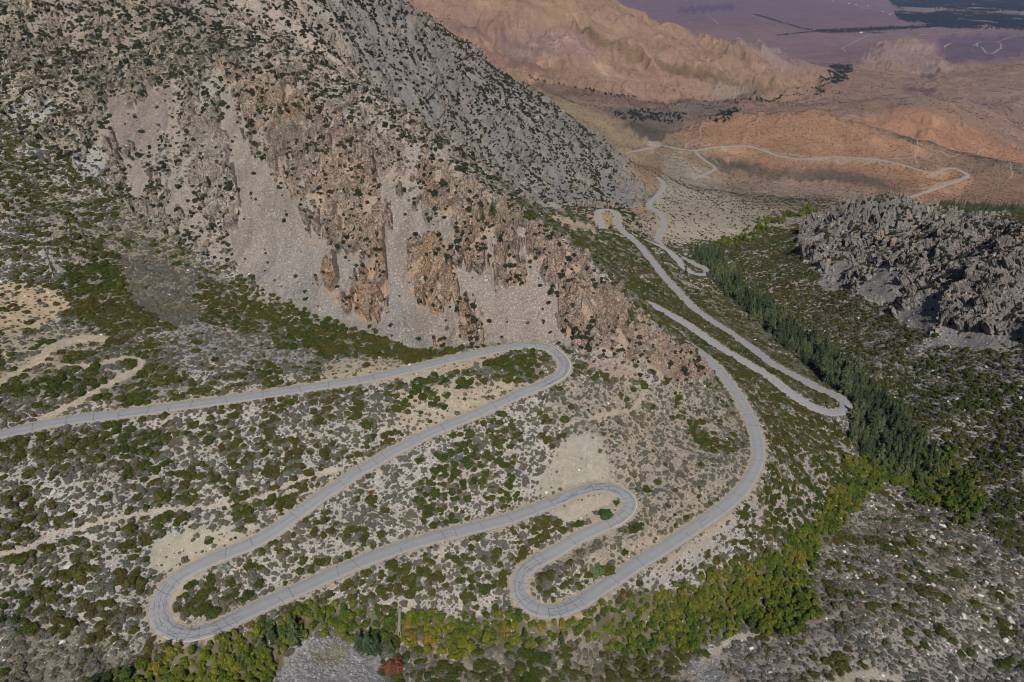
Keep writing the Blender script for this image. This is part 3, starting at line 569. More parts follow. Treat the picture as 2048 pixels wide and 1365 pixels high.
# old tracks and dirt roads are worn into the tint
def worn(poly, half, colr, k, soft=1.5):
    """poly: photo pixels sighted on the ground"""
    R = []
    for u, v in poly:
        D = sight(u, v); R.append(P_D(u, v, D))
    R = spline(R, 5)
    for a, b in zip(R[:-1], R[1:]):
        m_ = half + soft + 2
        r0, r1 = np.searchsorted(tt, [math.log(max(min(a[1], b[1]) - m_, 89)), math.log(max(a[1], b[1]) + m_)])
        if r1 <= r0: continue
        ss = [ (min(a[0], b[0]) - m_) / q for q in (min(a[1], b[1]), max(a[1], b[1]))] + [(max(a[0], b[0]) + m_) / q for q in (min(a[1], b[1]), max(a[1], b[1]))]
        w0, w1 = wT[r0:r1 + 1].min(), wT[r0:r1 + 1].max(); al = [q / w for q in ss for w in (w0, w1)]
        c0, c1 = np.searchsorted(sg, [min(al), max(al)]); sl = (slice(r0, r1 + 1), slice(max(c0 - 1, 0), c1 + 1))
        dx, dy = b[0] - a[0], b[1] - a[1]; L2 = dx * dx + dy * dy + 1e-9
        t = np.clip(((X[sl] - a[0]) * dx + (Y[sl] - a[1]) * dy) / L2, 0, 1)
        d = np.hypot(X[sl] - a[0] - t * dx, Y[sl] - a[1] - t * dy)
        TRK[sl] = np.maximum(TRK[sl], k * sstep(half + soft, half * .6, d))
    TRKC.append((R, half))
PU, PV, PD_ = project(X, Y, Z2)
def sight(u, v):
    """distance along the line of sight at which it meets the ground"""
    t = np.exp(np.linspace(math.log(120), math.log(45000), 5000)); Dr = t / fy(v)
    x = (u - 1024) / F * Dr; z = -fz(v) * Dr; h = height(x, t); i = np.argmax(z < h)
    if i == 0: return Dr[-1]
    a = (z[i - 1] - h[i - 1]); b_ = (h[i] - z[i]); return Dr[i - 1] + (Dr[i] - Dr[i - 1]) * a / (a + b_ + 1e-9)
TRK = np.zeros_like(DR); TRKC = []
worn([(-60,800),(0,765),(34,744),(72,731),(137,731),(188,730),(232,721),(258,715),(282,722),(278,736),(253,750),(212,772),(171,796),(137,813),(96,833)], 1.7, None, 1.0)
worn([(72,731),(80,716),(100,700),(125,688),(154,679),(205,677)], 3.0, None, 1.0)
worn([(0,1109),(51,1100),(102,1070),(205,1043),(308,1025),(376,1018),(478,1005),(581,967),(683,937)], .8, None, .6, 1.0)
worn([(892,1090),(871,1131),(834,1189),(810,1225)], .6, None, .6, .8)
worn([(800,1282),(850,1295),(900,1310),(960,1345)], 1.2, None, .7)
worn([(1130,855),(1190,835),(1260,820),(1290,785),(1300,760)], .9, None, .5, 1.2)
worn([(1280,860),(1310,830),(1330,790)], .9, None, .4, 1.2)
worn([(1680,1362),(1740,1352),(1800,1362)], 2.0, None, .8)
worn([(1380,1362),(1460,1280),(1560,1262),(1660,1235),(1700,1215)], 1.0, None, .6)
worn([(1270,468),(1262,476),(1245,472)], 4.0, None, .9)
worn([(1300,288),(1318,289)], 9.0, None, .9, 3)
for q in ([(1385,290),(1405,285),(1425,292)], [(1440,300),(1460,303)], [(1530,297),(1560,306),(1600,312)], [(1600,321),(1700,321),(1760,325)], [(1850,378),(1880,368),(1905,362)], [(1860,350),(1890,345)]):
    worn(q, 4.5, None, .55, 4)
trc = np.array(srgb(176, 163, 144) + [1]) * AK
tc = tc * (1 - TRK[..., None] * .85) + trc * TRK[..., None] * .85
idx = np.arange(NR * NC).reshape(NR, NC)
FQ = np.stack([idx[:-1, :-1], idx[:-1, 1:], idx[1:, 1:], idx[1:, :-1]], -1).reshape(-1, 4)
VV = np.stack([X + NX * DN, Y + NY * DN, Z2 + NZ * DN + CAMZ], -1).reshape(-1, 3)
smf = (ZO['crag'][:-1, :-1] < .45).ravel()
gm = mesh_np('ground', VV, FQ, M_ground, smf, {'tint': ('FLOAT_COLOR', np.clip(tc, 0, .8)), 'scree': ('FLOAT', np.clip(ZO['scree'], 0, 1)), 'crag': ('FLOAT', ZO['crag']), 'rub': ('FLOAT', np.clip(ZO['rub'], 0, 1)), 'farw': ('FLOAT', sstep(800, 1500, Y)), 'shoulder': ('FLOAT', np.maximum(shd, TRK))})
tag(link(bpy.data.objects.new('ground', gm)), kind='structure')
# ------------------------------------------------------------ asphalt roads
a = NT('asphalt'); P = a.pos()
c = a.mix(a.noise(P, .25, 5, .6), (.245, .247, .258), (.315, .317, .325))
c = a.mix(a.rng(a.noise(P, .05, 3), .45, .7, 0, .4), c, (.30, .295, .285))
ed = a.attr('edge'); c = a.mix(a.rng(a.ma('ADD', ed, a.ma('MULTIPLY', a.noise(P, .9, 3), .25)), 1.0, 1.13, 0, .8), c, (.36, .31, .25))
ln = a.rng(a.ma('ABSOLUTE', a.ma('SUBTRACT', ed, .5)), .05, .3, .16, 0); c = a.mix(ln, c, (.16, .16, .17)); c = a.mix(a.rng(a.noise(P, .11, 6, .7), .55, .7, 0, .35), c, (.2, .2, .21))
M_asph = a.done(c, a.bump(a.noise(P, 6, 3), .05, .3), .85)
tar = NT('tar'); M_tar = tar.done(tar.mix(tar.noise(tar.pos(), 1, 3), (.05, .05, .055), (.1, .1, .105)), None, .6)
pnt = NT('white_paint'); M_white = pnt.done(pnt.mix(pnt.noise(pnt.pos(), 2, 4), (.45, .45, .43), (.62, .62, .6)))
def offs(R):
    d = np.gradient(R[:, :2], axis=0); d /= np.linalg.norm(d, axis=1)[:, None] + 1e-9; return np.stack([-d[:, 1], d[:, 0]], 1)
def resample(R, step):
    s = np.concatenate([[0], np.cumsum(np.linalg.norm(np.diff(R, axis=0), axis=1))]); n = max(int(s[-1] / step), 2); q = np.linspace(0, s[-1], n + 1)
    return np.stack([np.interp(q, s, R[:, i]) for i in range(3)], 1)
RS = {}
for key, R in ROADS.items():
    R = resample(R, 1.5); 
    for _ in range(3): R[1:-1] = (R[:-2] + 2 * R[1:-1] + R[2:]) / 4
    N = offs(R); hw = np.full(len(R), RW[key])
    hw = hw * (1 + .05 * fbm(np.arange(len(R)) / 14., np.zeros(len(R)) + 3, 5, 2))
    RS[key] = (R, N, hw)
    cols = np.linspace(-1, 1, 9); V = []; Ee = []
    for f in cols:
        V.append(np.column_stack([R[:, 0] + N[:, 0] * hw * f, R[:, 1] + N[:, 1] * hw * f, R[:, 2] + CAMZ + .06 - (.25 if abs(f) == 1 else 0)])); Ee.append(np.full(len(R), abs(f)))
    V = np.stack(V, 1); n = len(R); ii = np.arange(n * 9).reshape(n, 9)
    Fr = np.stack([ii[:-1, :-1], ii[:-1, 1:], ii[1:, 1:], ii[1:, :-1]], -1).reshape(-1, 4)[:, ::-1]
    me = mesh_np('road', V.reshape(-1, 3), Fr, M_asph, True, {'edge': ('FLOAT', np.stack(Ee, 1))})
    tag(link(bpy.data.objects.new('road', me)), kind='structure')
# sealed cracks: thin strips of tar lying on the asphalt
def strips(items, name, mat):
    V = []; Fc = []
    for pts, wd in items:
        p = np.array(pts); d = np.gradient(p[:, :2], axis=0); d /= np.linalg.norm(d, axis=1)[:, None] + 1e-9; nn = np.stack([-d[:, 1], d[:, 0]], 1) * wd / 2
        b0 = len(V)
        for q, k in zip(p, nn): V.append((q[0] + k[0], q[1] + k[1], q[2])); V.append((q[0] - k[0], q[1] - k[1], q[2]))
        for i in range(len(p) - 1): Fc.append((b0 + 2 * i, b0 + 2 * i + 1, b0 + 2 * i + 3, b0 + 2 * i + 2))
    me = mesh_np(name, V, np.array(Fc)[:, ::-1], mat, False); return tag(link(bpy.data.objects.new(name, me)), kind='structure')
cr = []
R, N, hw = RS['A']; s = 0; n = len(R); rr = random.Random(5)
def onroad(i, f, dz=.07):
    i = max(0, min(i, n - 1.001)); k = int(i); q = i - k; p = R[k] * (1 - q) + R[k + 1] * q; m = N[k]; h = hw[k]; return (p[0] + m[0] * h * f, p[1] + m[1] * h * f, p[2] + CAMZ + dz)
curv = np.zeros(n); dth = np.abs(np.diff(np.unwrap(np.arctan2(*np.gradient(R[:, :2], axis=0).T[::-1])))); curv[:-1] = dth
curv = np.convolve(curv, np.ones(15) / 15, 'same')
i = 0
while i < n - 3:
    tight = curv[min(int(i), n - 1)] > .035
    i0 = i + rr.uniform(-.3, .3); sl = rr.uniform(-.5, .5); full = rr.random() < .7
    f1 = .97 if full else rr.uniform(-.2, .8)
    cr.append(([onroad(i0 + sl * f + rr.uniform(-.12, .12), f) for f in np.linspace(-.97, f1, 6)], rr.uniform(.1, .19)))
    if rr.random() < .22:
        f0 = rr.uniform(-.5, .5); L = rr.uniform(2, 7); cr.append(([onroad(i0 + k * L / 5, f0 + rr.uniform(-.07, .07)) for k in range(6)], .15))
    i += rr.uniform(1.8, 3.6) if tight else rr.choice([3.2, 5, 6.5, 8, 9.5, 11, 13])
for i in range(0, n - 12, 5):
    if curv[i] > .035:
        for f0 in (-.55, -.1, .35, .62):
            if rr.random() < .6: cr.append(([onroad(i + k * 1.2, f0 + rr.uniform(-.16, .16)) for k in range(7)], rr.uniform(.08, .15)))
hot = P_z(1160, 985, -225); 
for i in range(n - 8):
    if math.hypot(R[i][0] - hot[0], R[i][1] - hot[1]) < 17 and rr.random() < .8:
        f0 = rr.uniform(-.8, .8); cr.append(([onroad(i + k * .8, f0 + rr.uniform(-.2, .2)) for k in range(5)], .2))
R, N, hw = RS['B']; n = len(R)
i = 20
while i < n * .75:
    cr.append(([onroad(i + rr.uniform(-.1, .1), f) for f in np.linspace(-.9, .9, 4)], .12)); i += rr.choice([6, 9, 13, 17])
strips(cr, 'road_cracks', M_tar)
# white edge lines and pale concrete kerb on the outside of the hairpins
R, N, hw = RS['A']; n = len(R)
def near_i(u, v, z):
    p = P_z(u, v, z); return int(np.argmin((R[:, 0] - p[0])**2 + (R[:, 1] - p[1])**2))
el = []
for (p0, p1, side) in (((1085,690,-192),(1075,778,-197),1), ((335,1260,-210),(440,1255,-212),1), ((1240,980,-225),(1215,1052,-227),1)):
    i0, i1 = sorted((near_i(*p0), near_i(*p1)))
    mid = (i0 + i1) // 2; cen = (R[i0] + R[i1]) / 2; sgn = 1 if np.dot(N[mid], (R[mid] - cen)[:2]) > 0 else -1
    el.append(([onroad(i, sgn * .93, .075) for i in range(i0, i1)], .22))
strips(el, 'road_edge_line', M_white)

# dirt tracks: strips of bare earth laid over the hills and the valley floor
def lane(pts, wd, lift):
    R_ = resample(spline([P_D(u, v, sight(u, v)) for u, v in pts], 5), max(wd * .9, 3)); R_[:, 2] = height(R_[:, 0], R_[:, 1]) + lift + CAMZ
    d = np.gradient(R_[:, :2], axis=0); d /= np.linalg.norm(d, axis=1)[:, None] + 1e-9; nn = np.stack([-d[:, 1], d[:, 0]], 1); V = []
    for f in (-.5, -.17, .17, .5):
        x_, y_ = R_[:, 0] + nn[:, 0] * wd * f, R_[:, 1] + nn[:, 1] * wd * f; V.append(np.column_stack([x_, y_, np.maximum(height(x_, y_) + lift + CAMZ, R_[:, 2] - wd * .1)]))
    V = np.stack(V, 1); n_ = len(R_); ii = np.arange(n_ * 4).reshape(n_, 4); return V.reshape(-1, 3), np.stack([ii[:-1, :-1], ii[:-1, 1:], ii[1:, 1:], ii[1:, :-1]], -1).reshape(-1, 4)[:, ::-1]
dt = NT('bare_earth'); M_dirt = dt.done(dt.mix(dt.noise(dt.pos(), .08, 5), (.25, .21, .19), (.34, .30, .26)))
for q, h, l in (([(1826,273),(1835,285),(1837,297),(1830,312),(1833,328)], 2.6, .25), ([(1765,317),(1840,316),(1861,311),(1881,304),(1920,309),(1957,306),(1963,299)], 2.8, .25), ([(1410,245),(1400,258),(1401,275),(1385,284),(1373,290),(1372,297)], 3, .3),
             ([(1455,382),(1454,400),(1450,425),(1462,437),(1470,448)], 2.6, .2), ([(2000,320),(2025,345),(2012,357)], 3, .3), ([(1085,212),(1120,232),(1150,252)], 2, .25), ([(1400,305),(1425,318),(1437,330)], 2, .2),
             ([(1735,70),(1790,70),(1848,70),(1920,65),(1990,60),(2048,58)], 15, 2), ([(1738,70),(1710,84),(1682,97),(1690,104)], 10, 2), ([(1888,96),(1900,88),(1955,87),(1992,84),(2020,76),(2048,71)], 11, 2), ([(1955,87),(1965,98),(1992,104),(2002,94),(1992,84)], 11, 2),
             ([(1583,0),(1640,5),(1690,10),(1767,24),(1830,44)], 22, 3), ([(1500,30),(1530,42),(1560,52)], 12, 2), ([(1410,30),(1425,38),(1438,50)], 12, 2)):
    v_, f_ = lane(q, h, l); tag(link(bpy.data.objects.new('dirt_track', mesh_np('dirt_track', v_, f_, M_dirt))), kind='structure')
# ------------------------------------------------------------ plant and rock meshes (unit size)
def leaves(pts, nrm, size, rng, jit=.6):
    """small quads at pts, roughly facing nrm"""
    n = len(pts); nn = nrm + rng.normal(0, jit, (n, 3)); nn /= np.linalg.norm(nn, axis=1)[:, None]
    a = np.cross(nn, rng.normal(0, 1, (n, 3))); a /= np.linalg.norm(a, axis=1)[:, None] + 1e-9; b = np.cross(nn, a)
    s = (size * rng.uniform(.6, 1.3, n))[:, None]
    V = np.stack([pts - a * s - b * s * .7, pts + a * s - b * s * .7, pts + a * s + b * s * .7, pts - a * s + b * s * .7], 1).reshape(-1, 3)
    return V, np.arange(n * 4).reshape(n, 4)
def lumpy(rng, seg=10, rings=6, rad=.8, zmax=.6, rough=.18):
    """closed dome of quads (poles as thin quads)"""
    V = []; ph = rng.uniform(0, 6, 6)
    for i in range(rings + 1):
        th = .08 + (math.pi * .58) * i / rings
        for j in range(seg):
            a = 2 * math.pi * j / seg; r = rad * (1 + rough * (math.sin(3 * a + ph[0]) * math.sin(2 * th + ph[1]) + .7 * math.sin(5 * a + ph[2] + th * 3)))
            V.append((r * math.sin(th) * math.cos(a), r * math.sin(th) * math.sin(a), zmax * r / rad * math.cos(th)))
    Q = [(i * seg + j, (i + 1) * seg + j, (i + 1) * seg + (j + 1) % seg, i * seg + (j + 1) % seg) for i in range(rings) for j in range(seg)]
    Q += [(0, j, j + 1, j + 2) for j in range(1, seg - 2, 2)]
    return np.array(V), np.array(Q)
def joinq(parts):
    V = []; Q = []; o = 0
    for v, q in parts: V.append(v); Q.append(q + o); o += len(v)
    return np.concatenate(V), np.concatenate(Q)
def tubeq(p, r0, r1, seg=5):
    p = np.array(p, float); V = []
    for i, c in enumerate(p):
        d = p[min(i + 1, len(p) - 1)] - p[max(i - 1, 0)]; d /= np.linalg.norm(d) + 1e-9; a = np.cross(d, (.3, 1, .1)); a /= np.linalg.norm(a); b = np.cross(d, a); r = r0 + (r1 - r0) * i / (len(p) - 1)
        for j in range(seg): t = 2 * math.pi * j / seg; V.append(c + a * r * math.cos(t) + b * r * math.sin(t))
    Q = [(i * seg + j, i * seg + (j + 1) % seg, (i + 1) * seg + (j + 1) % seg, (i + 1) * seg + j) for i in range(len(p) - 1) for j in range(seg)]
    return np.array(V), np.array(Q)
def m_leaf(name, stops, k=1.0, tone=.25, scale=.02, rough=.8):
    m = NT(name); oi = m.n('ShaderNodeObjectInfo'); rnd = oi.outputs['Random']; loc = oi.outputs['Location']
    f = m.ma('ADD', m.ma('MULTIPLY', rnd, .45), m.rng(m.noise(loc, scale, 3, .6), .3, .7, 0, .55))
    c = m.ramp(f, [(p, [x * k for x in srgb(*cc)]) for p, cc in stops])
    ps = m.n('ShaderNodeTexCoord').outputs['Object']
    c = m.mix(m.rng(m.noise(ps, 3.5, 3, .7), .35, .65), m.scalev(c, (1 - tone,) * 3), m.scalev(c, (1 + tone, 1 + tone, 1 + tone * .6)))
    return m.done(c, None, rough)
M_shrub = m_leaf('shrub_leaves', [(0, (50,60,26)), (.3, (60,70,26)), (.55, (74,74,32)), (.86, (76,66,36)), (1, (62,54,32))], .92)
M_sage = m_leaf('sage_twigs', [(0, (84,87,84)), (.3, (104,105,98)), (.55, (98,92,84)), (.8, (114,108,88)), (1, (78,74,70))], .88, .3, .05)
M_mtn = m_leaf('mountain_shrub_leaves', [(0, (42,46,40)), (.4, (54,58,46)), (.7, (64,64,44)), (1, (78,72,54))], .8)
M_con = m_leaf('pine_needles', [(0, (40,52,38)), (.4, (56,66,46)), (.7, (76,82,56)), (1, (96,94,66))], 1.25, .4)
M_rip = m_leaf('streamside_leaves', [(0, (50,68,34)), (.3, (70,86,34)), (.55, (92,100,36)), (.8, (108,108,40)), (.93, (128,106,44)), (1, (82,84,44))], 1.0, .4, .055)
M_fartree = m_leaf('far_tree_leaves', [(0, (34,48,44)), (.5, (44,58,50)), (1, (60,70,58))], .8)
M_bark = m_leaf('bark', [(0, (84,74,64)), (1, (110,100,88))], 1.0)
mr = NT('boulder_rock'); oi = mr.n('ShaderNodeObjectInfo'); pr = mr.pos()
cc = mr.mix(oi.outputs['Random'], (.38, .36, .34), (.72, .69, .66)); cc = mr.mix(mr.rng(mr.noise(pr, 1.3, 6, .7), .5, .65, 0, .5), cc, (.22, .20, .18))
M_rock = mr.done(cc, mr.bump(mr.noise(pr, 2.5, 5, .7), .3, .7))
mr = NT('scree_rock'); oi = mr.n('ShaderNodeObjectInfo'); M_rock2 = mr.done(mr.mix(oi.outputs['Random'], (.20, .18, .17), (.50, .45, .42)))
def shrub_mesh(name, seed, nl, size, mat, zm=.62, rough=.2):
    rng = np.random.default_rng(seed); core = lumpy(rng, 10, 5, .84, zm * .86, rough)
    lob = rng.uniform(-.62, .62, (7, 2)); lob = lob[np.hypot(lob[:, 0], lob[:, 1]) < .72]; parts = [core]
    n = nl; d = rng.normal(0, 1, (n, 3)); d[:, 2] = np.abs(d[:, 2]); d /= np.linalg.norm(d, axis=1)[:, None]
    k = rng.integers(0, len(lob) + 1, n); P_ = np.zeros((n, 3))
    for i in range(len(lob) + 1):
        m = k == i
        if i < len(lob): r = rng.uniform(.3, .42); P_[m] = np.array([lob[i, 0], lob[i, 1], zm * .45]) + d[m] * np.array([r, r, r * .8])
        else: P_[m] = d[m] * np.array([.92, .92, zm])
    P_[:, :2] *= (1 + .12 * np.sin(np.arctan2(P_[:, 1], P_[:, 0]) * 3 + seed))[:, None]
    parts.append(leaves(P_, d * .8 + [0, 0, .5], size, rng)); V, Q = joinq(parts)
    V[:, 2] -= .04; return mesh_np(name, V, Q, mat, False)
def pine_meshes(seed):
    """height 1; returns trunk, crown"""
    rng = np.random.default_rng(seed); tr = tubeq([(0, 0, -.04), (.004, 0, .3), (0, .004, .65), (0, 0, .97)], .014, .003)
    parts = []; nw = 20; bot = rng.uniform(.10, .2)
    for w_ in range(nw):
        h = bot + (1 - bot) * (w_ / nw)**.95; R_ = .235 * (1 - (h - bot) / (1 - bot))**.8 + .012; nb = rng.integers(6, 9)
        for b in range(nb):
            if rng.random() < .1: continue
            a = rng.uniform(0, 6.28); L = R_ * rng.uniform(.7, 1.15); dr = L * rng.uniform(.15, .45)
            d = np.array([math.cos(a), math.sin(a), 0]); t = np.array([-d[1], d[0], 0]); base = np.array([0, 0, h]); wd = L * rng.uniform(.26, .4)
            for s0, s1, ww in ((.05, .55, 1), (.5, 1.0, .75)):
                p0 = base + d * L * s0 - [0, 0, dr * s0**1.3]; p1 = base + d * L * s1 - [0, 0, dr * s1**1.3]; up = np.array([0, 0, wd * .35])
                parts.append((np.array([p0 - t * wd * .5 * ww - up * .8, p0 + up * .3, p1 + up * .1, p1 - t * wd * .5 * ww - up]), np.array([[0, 1, 2, 3]])))
                parts.append((np.array([p0 + up * .3, p0 + t * wd * .5 * ww - up * .8, p1 + t * wd * .5 * ww - up, p1 + up * .1]), np.array([[0, 1, 2, 3]])))
    V, Q = joinq(parts); n = 160
    hh = rng.uniform(bot, .96, n); a = rng.uniform(0, 6.28, n); rr_ = .12 * (1 - (hh - bot) / (1 - bot)) * rng.uniform(.3, 1, n)
    lv = leaves(np.stack([rr_ * np.cos(a), rr_ * np.sin(a), hh], 1), np.stack([np.cos(a), np.sin(a), np.full(n, .6)], 1), .016, rng)
    V, Q = joinq([(V, Q), lv]); return mesh_np('pine_trunk', *tr, M_bark), mesh_np('pine_crown', V, Q, M_con, False)
def broad_meshes(seed, mat=None, nl=520):
    rng = np.random.default_rng(seed); parts = [tubeq([(0, 0, -.05), (.02, .01, .25), (.0, .03, .6)], .03, .012)]
    lobs = []
    for i in range(9):
        a = rng.uniform(0, 6.28); r = rng.uniform(.05, .34); z = rng.uniform(.35, .8); lobs.append((r * math.cos(a), r * math.sin(a), z, rng.uniform(.14, .24)))
        parts.append(tubeq([(0.01, .01, .18), (lobs[-1][0] * .6, lobs[-1][1] * .6, z * .7), lobs[-1][:3]], .014, .004, 4))
    V, Q = joinq(parts); lp = []; ln = []
    for (x, y, z, r) in lobs:
        n = nl // 9; d = rng.normal(0, 1, (n, 3)); d[:, 2] = np.abs(d[:, 2]) * 1.1 - .25; d /= np.linalg.norm(d, axis=1)[:, None]
        lp.append(np.array([x, y, z]) + d * r * rng.uniform(.7, 1.05, (n, 1)) * [1, 1, 1.05]); ln.append(d)
    core = lumpy(rng, 9, 5, .33, .42, .3); core = (core[0] + [0, 0, .33], core[1])
    L = leaves(np.concatenate(lp), np.concatenate(ln) * .8 + [0, 0, .5], .036, rng)
    C = joinq([core, L]); return mesh_np('tree_trunk', V, Q, M_bark), mesh_np('tree_crown', *C, mat or M_rip, False)
def rock_mesh(name, seed, mat, sub=2):
    rng = np.random.default_rng(seed); bm = bmesh.new(); bmesh.ops.create_icosphere(bm, subdivisions=sub, radius=1); sc_ = rng.uniform(.65, 1.1, 3) * [1, 1, .75]
    pl = [(Vector(rng.normal(0, 1, 3)).normalized(), rng.uniform(.55, .85)) for _ in range(9)]
    for v in bm.verts:
        c = v.co.copy()
        for nrm, d in pl:
            k = c.dot(nrm)
            if k > d: c -= nrm * (k - d)
        c += Vector(rng.normal(0, .025, 3)); v.co = Vector((c.x * sc_[0], c.y * sc_[1], c.z * sc_[2] + .12))
    me = bpy.data.meshes.new(name); bm.to_mesh(me); bm.free(); me.materials.append(mat); return me
SHR = [shrub_mesh('shrub_form', 100 + i, 330, .085, M_shrub) for i in range(5)]
SAG = [shrub_mesh('sage_form', 200 + i, 200, .10, M_sage, .7, .25) for i in range(4)]
MTS = [shrub_mesh('mountain_shrub_form', 300 + i, 240, .10, M_mtn, .85, .3) for i in range(4)]
PIN = [pine_meshes(400 + i) for i in range(5)]
WIL = [broad_meshes(500 + i) for i in range(6)]
FTR = [broad_meshes(560 + i, M_fartree, 140) for i in range(3)]
ROC = [rock_mesh('boulder_form', 600 + i, M_rock, 3) for i in range(6)]
M_blk = NT('crag_rock'); _o = M_blk.n('ShaderNodeObjectInfo'); _p = M_blk.pos(); _c = M_blk.ramp(M_blk.ma('ADD', M_blk.ma('MULTIPLY', _o.outputs['Random'], .6), M_blk.rng(M_blk.noise(_p, .04, 3), .35, .65, 0, .4)), [(0, srgb(108,102,96)), (.35, srgb(140,130,120)), (.6, srgb(160,138,116)), (.8, srgb(172,160,148)), (1, srgb(126,120,114))]); _c = M_blk.mix(M_blk.rng(M_blk.noise(_p, 1.1, 6, .75), .5, .6, 0, .7), _c, (.07, .065, .06)); M_blk = M_blk.done(_c, M_blk.bump(M_blk.noise(_p, 1.6, 5, .75), .5, .9))

def shard_mesh(name, seed, mat):
    rng = np.random.default_rng(seed); bm = bmesh.new()
    for c in range(3):
        o_ = rng.uniform(-.45, .45, 3) * [1, 1, .6]; s_ = rng.uniform(.35, .7, 3) * [1, .7, 1.1]; p = rng.uniform(-1, 1, (13, 3)); p /= np.abs(p).max(1)[:, None]; b_ = bmesh.new()
        for q in p: b_.verts.new(tuple(q * s_ + o_))
        bmesh.ops.convex_hull(b_, input=b_.verts); t_ = bpy.data.meshes.new('t'); b_.to_mesh(t_); b_.free(); bm.from_mesh(t_); bpy.data.meshes.remove(t_)
    for v in [v for v in bm.verts if not v.link_faces]: bm.verts.remove(v)
    me = bpy.data.meshes.new(name); bm.to_mesh(me); bm.free(); me.materials.append(mat); return me
BLK = [shard_mesh('block_form', 630 + i, M_blk) for i in range(7)]
RO2 = [rock_mesh('rock_form', 650 + i, M_rock2, 1) for i in range(4)]
# ------------------------------------------------------------ where things stand
E2 = Z2 / Y; RM = np.maximum.accumulate(E2, axis=0)
def samp(A, x, y): return height(x, y, A)
def visible(x, y, top=0.0):
    z = height(x, y); return (z + top) / y >= samp(RM, x, y) - .0005
def draw(n_per_m2, y0, y1, margin=310):
    w_ = np.interp(np.log([(y0 + y1) / 2]), tt, wT)[0]
    out = []
    ed = np.exp(np.linspace(math.log(y0), math.log(y1), 24))
    for a, b in zip(ed[:-1], ed[1:]):
        ww = float(np.interp(math.log(b), tt, wT)); A = ww * (b * b - a * a); n = RNG.poisson(A * n_per_m2)
        yy = np.sqrt(RNG.uniform(a * a, b * b, n)); xx = RNG.uniform(-ww, ww, n) * yy; out.append(np.stack([xx, yy]))
    x, y = np.concatenate(out, 1); z = height(x, y); U, V, D = project(x, y, z)
    m = (U > -margin) & (U < 2048 + margin) & (V > -margin) & (V < 1365 + 150)
    return x[m], y[m], z[m]
def inpoly(poly, x, y, z, jit=1.0, fe=1):
    R_ = raster(poly, fe); U, V, D = project(x, y, z)
    U = U + jit * 10 * fbm(x / 14, y / 14, 77, 2); V = V + jit * 7 * fbm(x / 14, y / 14, 78, 2)
    return R_[np.clip((V + OY) / 2, 0, MH - 1).astype(int), np.clip((U + OX) / 2, 0, MW - 1).astype(int)]
def thin(x, y, dmin):
    keepi = []; grid = {}
    for i in range(len(x)):
        d = dmin[i]; k = (int(x[i] // 6), int(y[i] // 6)); ok = True
        for a in (-1, 0, 1):
            for b in (-1, 0, 1):
                for j in grid.get((k[0] + a, k[1] + b), ()):
                    if (x[i] - x[j])**2 + (y[i] - y[j])**2 < (.5 * (d + dmin[j]))**2: ok = False; break
                if not ok: break
            if not ok: break
        if ok: keepi.append(i); grid.setdefault(k, []).append(i)
    return np.array(keepi, int)
TOT = {}
def add(kind, x, y, r, **kw):
    d = TOT.setdefault(kind, dict(x=[], y=[], r=[])); d['x'].append(x); d['y'].append(y); d['r'].append(r)
def u01(a, sp=.42): return np.clip(.5 + a * sp * 1.25, 0, 1)
# green chaparral
ripR, conR = raster(RIP, 1), raster(CON, 1)
def at(R_, x, y, z):
    U, V, D = project(x, y, z); return R_[np.clip((V + OY) / 2, 0, MH - 1).astype(int), np.clip((U + OX) / 2, 0, MW - 1).astype(int)] * (y < 1200)
x, y, z = draw(.2, 120, 1150); zo = zones_at(x, y, z)
steep = (x > 60) & (y > 330)
cl = u01(fbm(np.where(steep, (x * .8 + y * .2) / 9, x / 19), np.where(steep, y / 14, y / 15), 301, 4))
grn = zo['green'] * (1 - zo['scree'])
dn = samp(DR, x, y); tk = samp(TRK, x, y)
r = RNG.uniform(.7, 2.2, len(x)) * np.where(grn > 1.2, 1.15, 1) ; r = np.where(RNG.random(len(x)) < .2, r * 1.4, r)
p = sstep(-.07, .07, grn - cl) * np.clip(.55 + .45 * grn, .3, 1) + .04 * (grn > .1)
m = (RNG.random(len(x)) < p) & (dn > r * .9 + .8) & (tk < .3)
add('shrub', x[m], y[m], r[m])
# sage and low grey brush
x, y, z = draw(.85, 120, 950); zo = zones_at(x, y, z)
cl = u01(fbm(x / 9, y / 9, 331, 4)); sg_ = zo['sage'] * (1 - .9 * zo['scree']) * (1 - .7 * zo['crag'])
r = .32 + RNG.exponential(.36, len(x)); r = np.minimum(r, 1.7); r = np.where(y > 550, r * 1.15, r)
dn = samp(DR, x, y); tk = samp(TRK, x, y)
p = np.clip(sg_, 0, 1.3) * (.35 + .75 * cl) * np.where(y > 600, .4, 1)
m = (RNG.random(len(x)) < p) & (dn > r + .5) & (tk < .4)
add('sage', x[m], y[m], r[m])
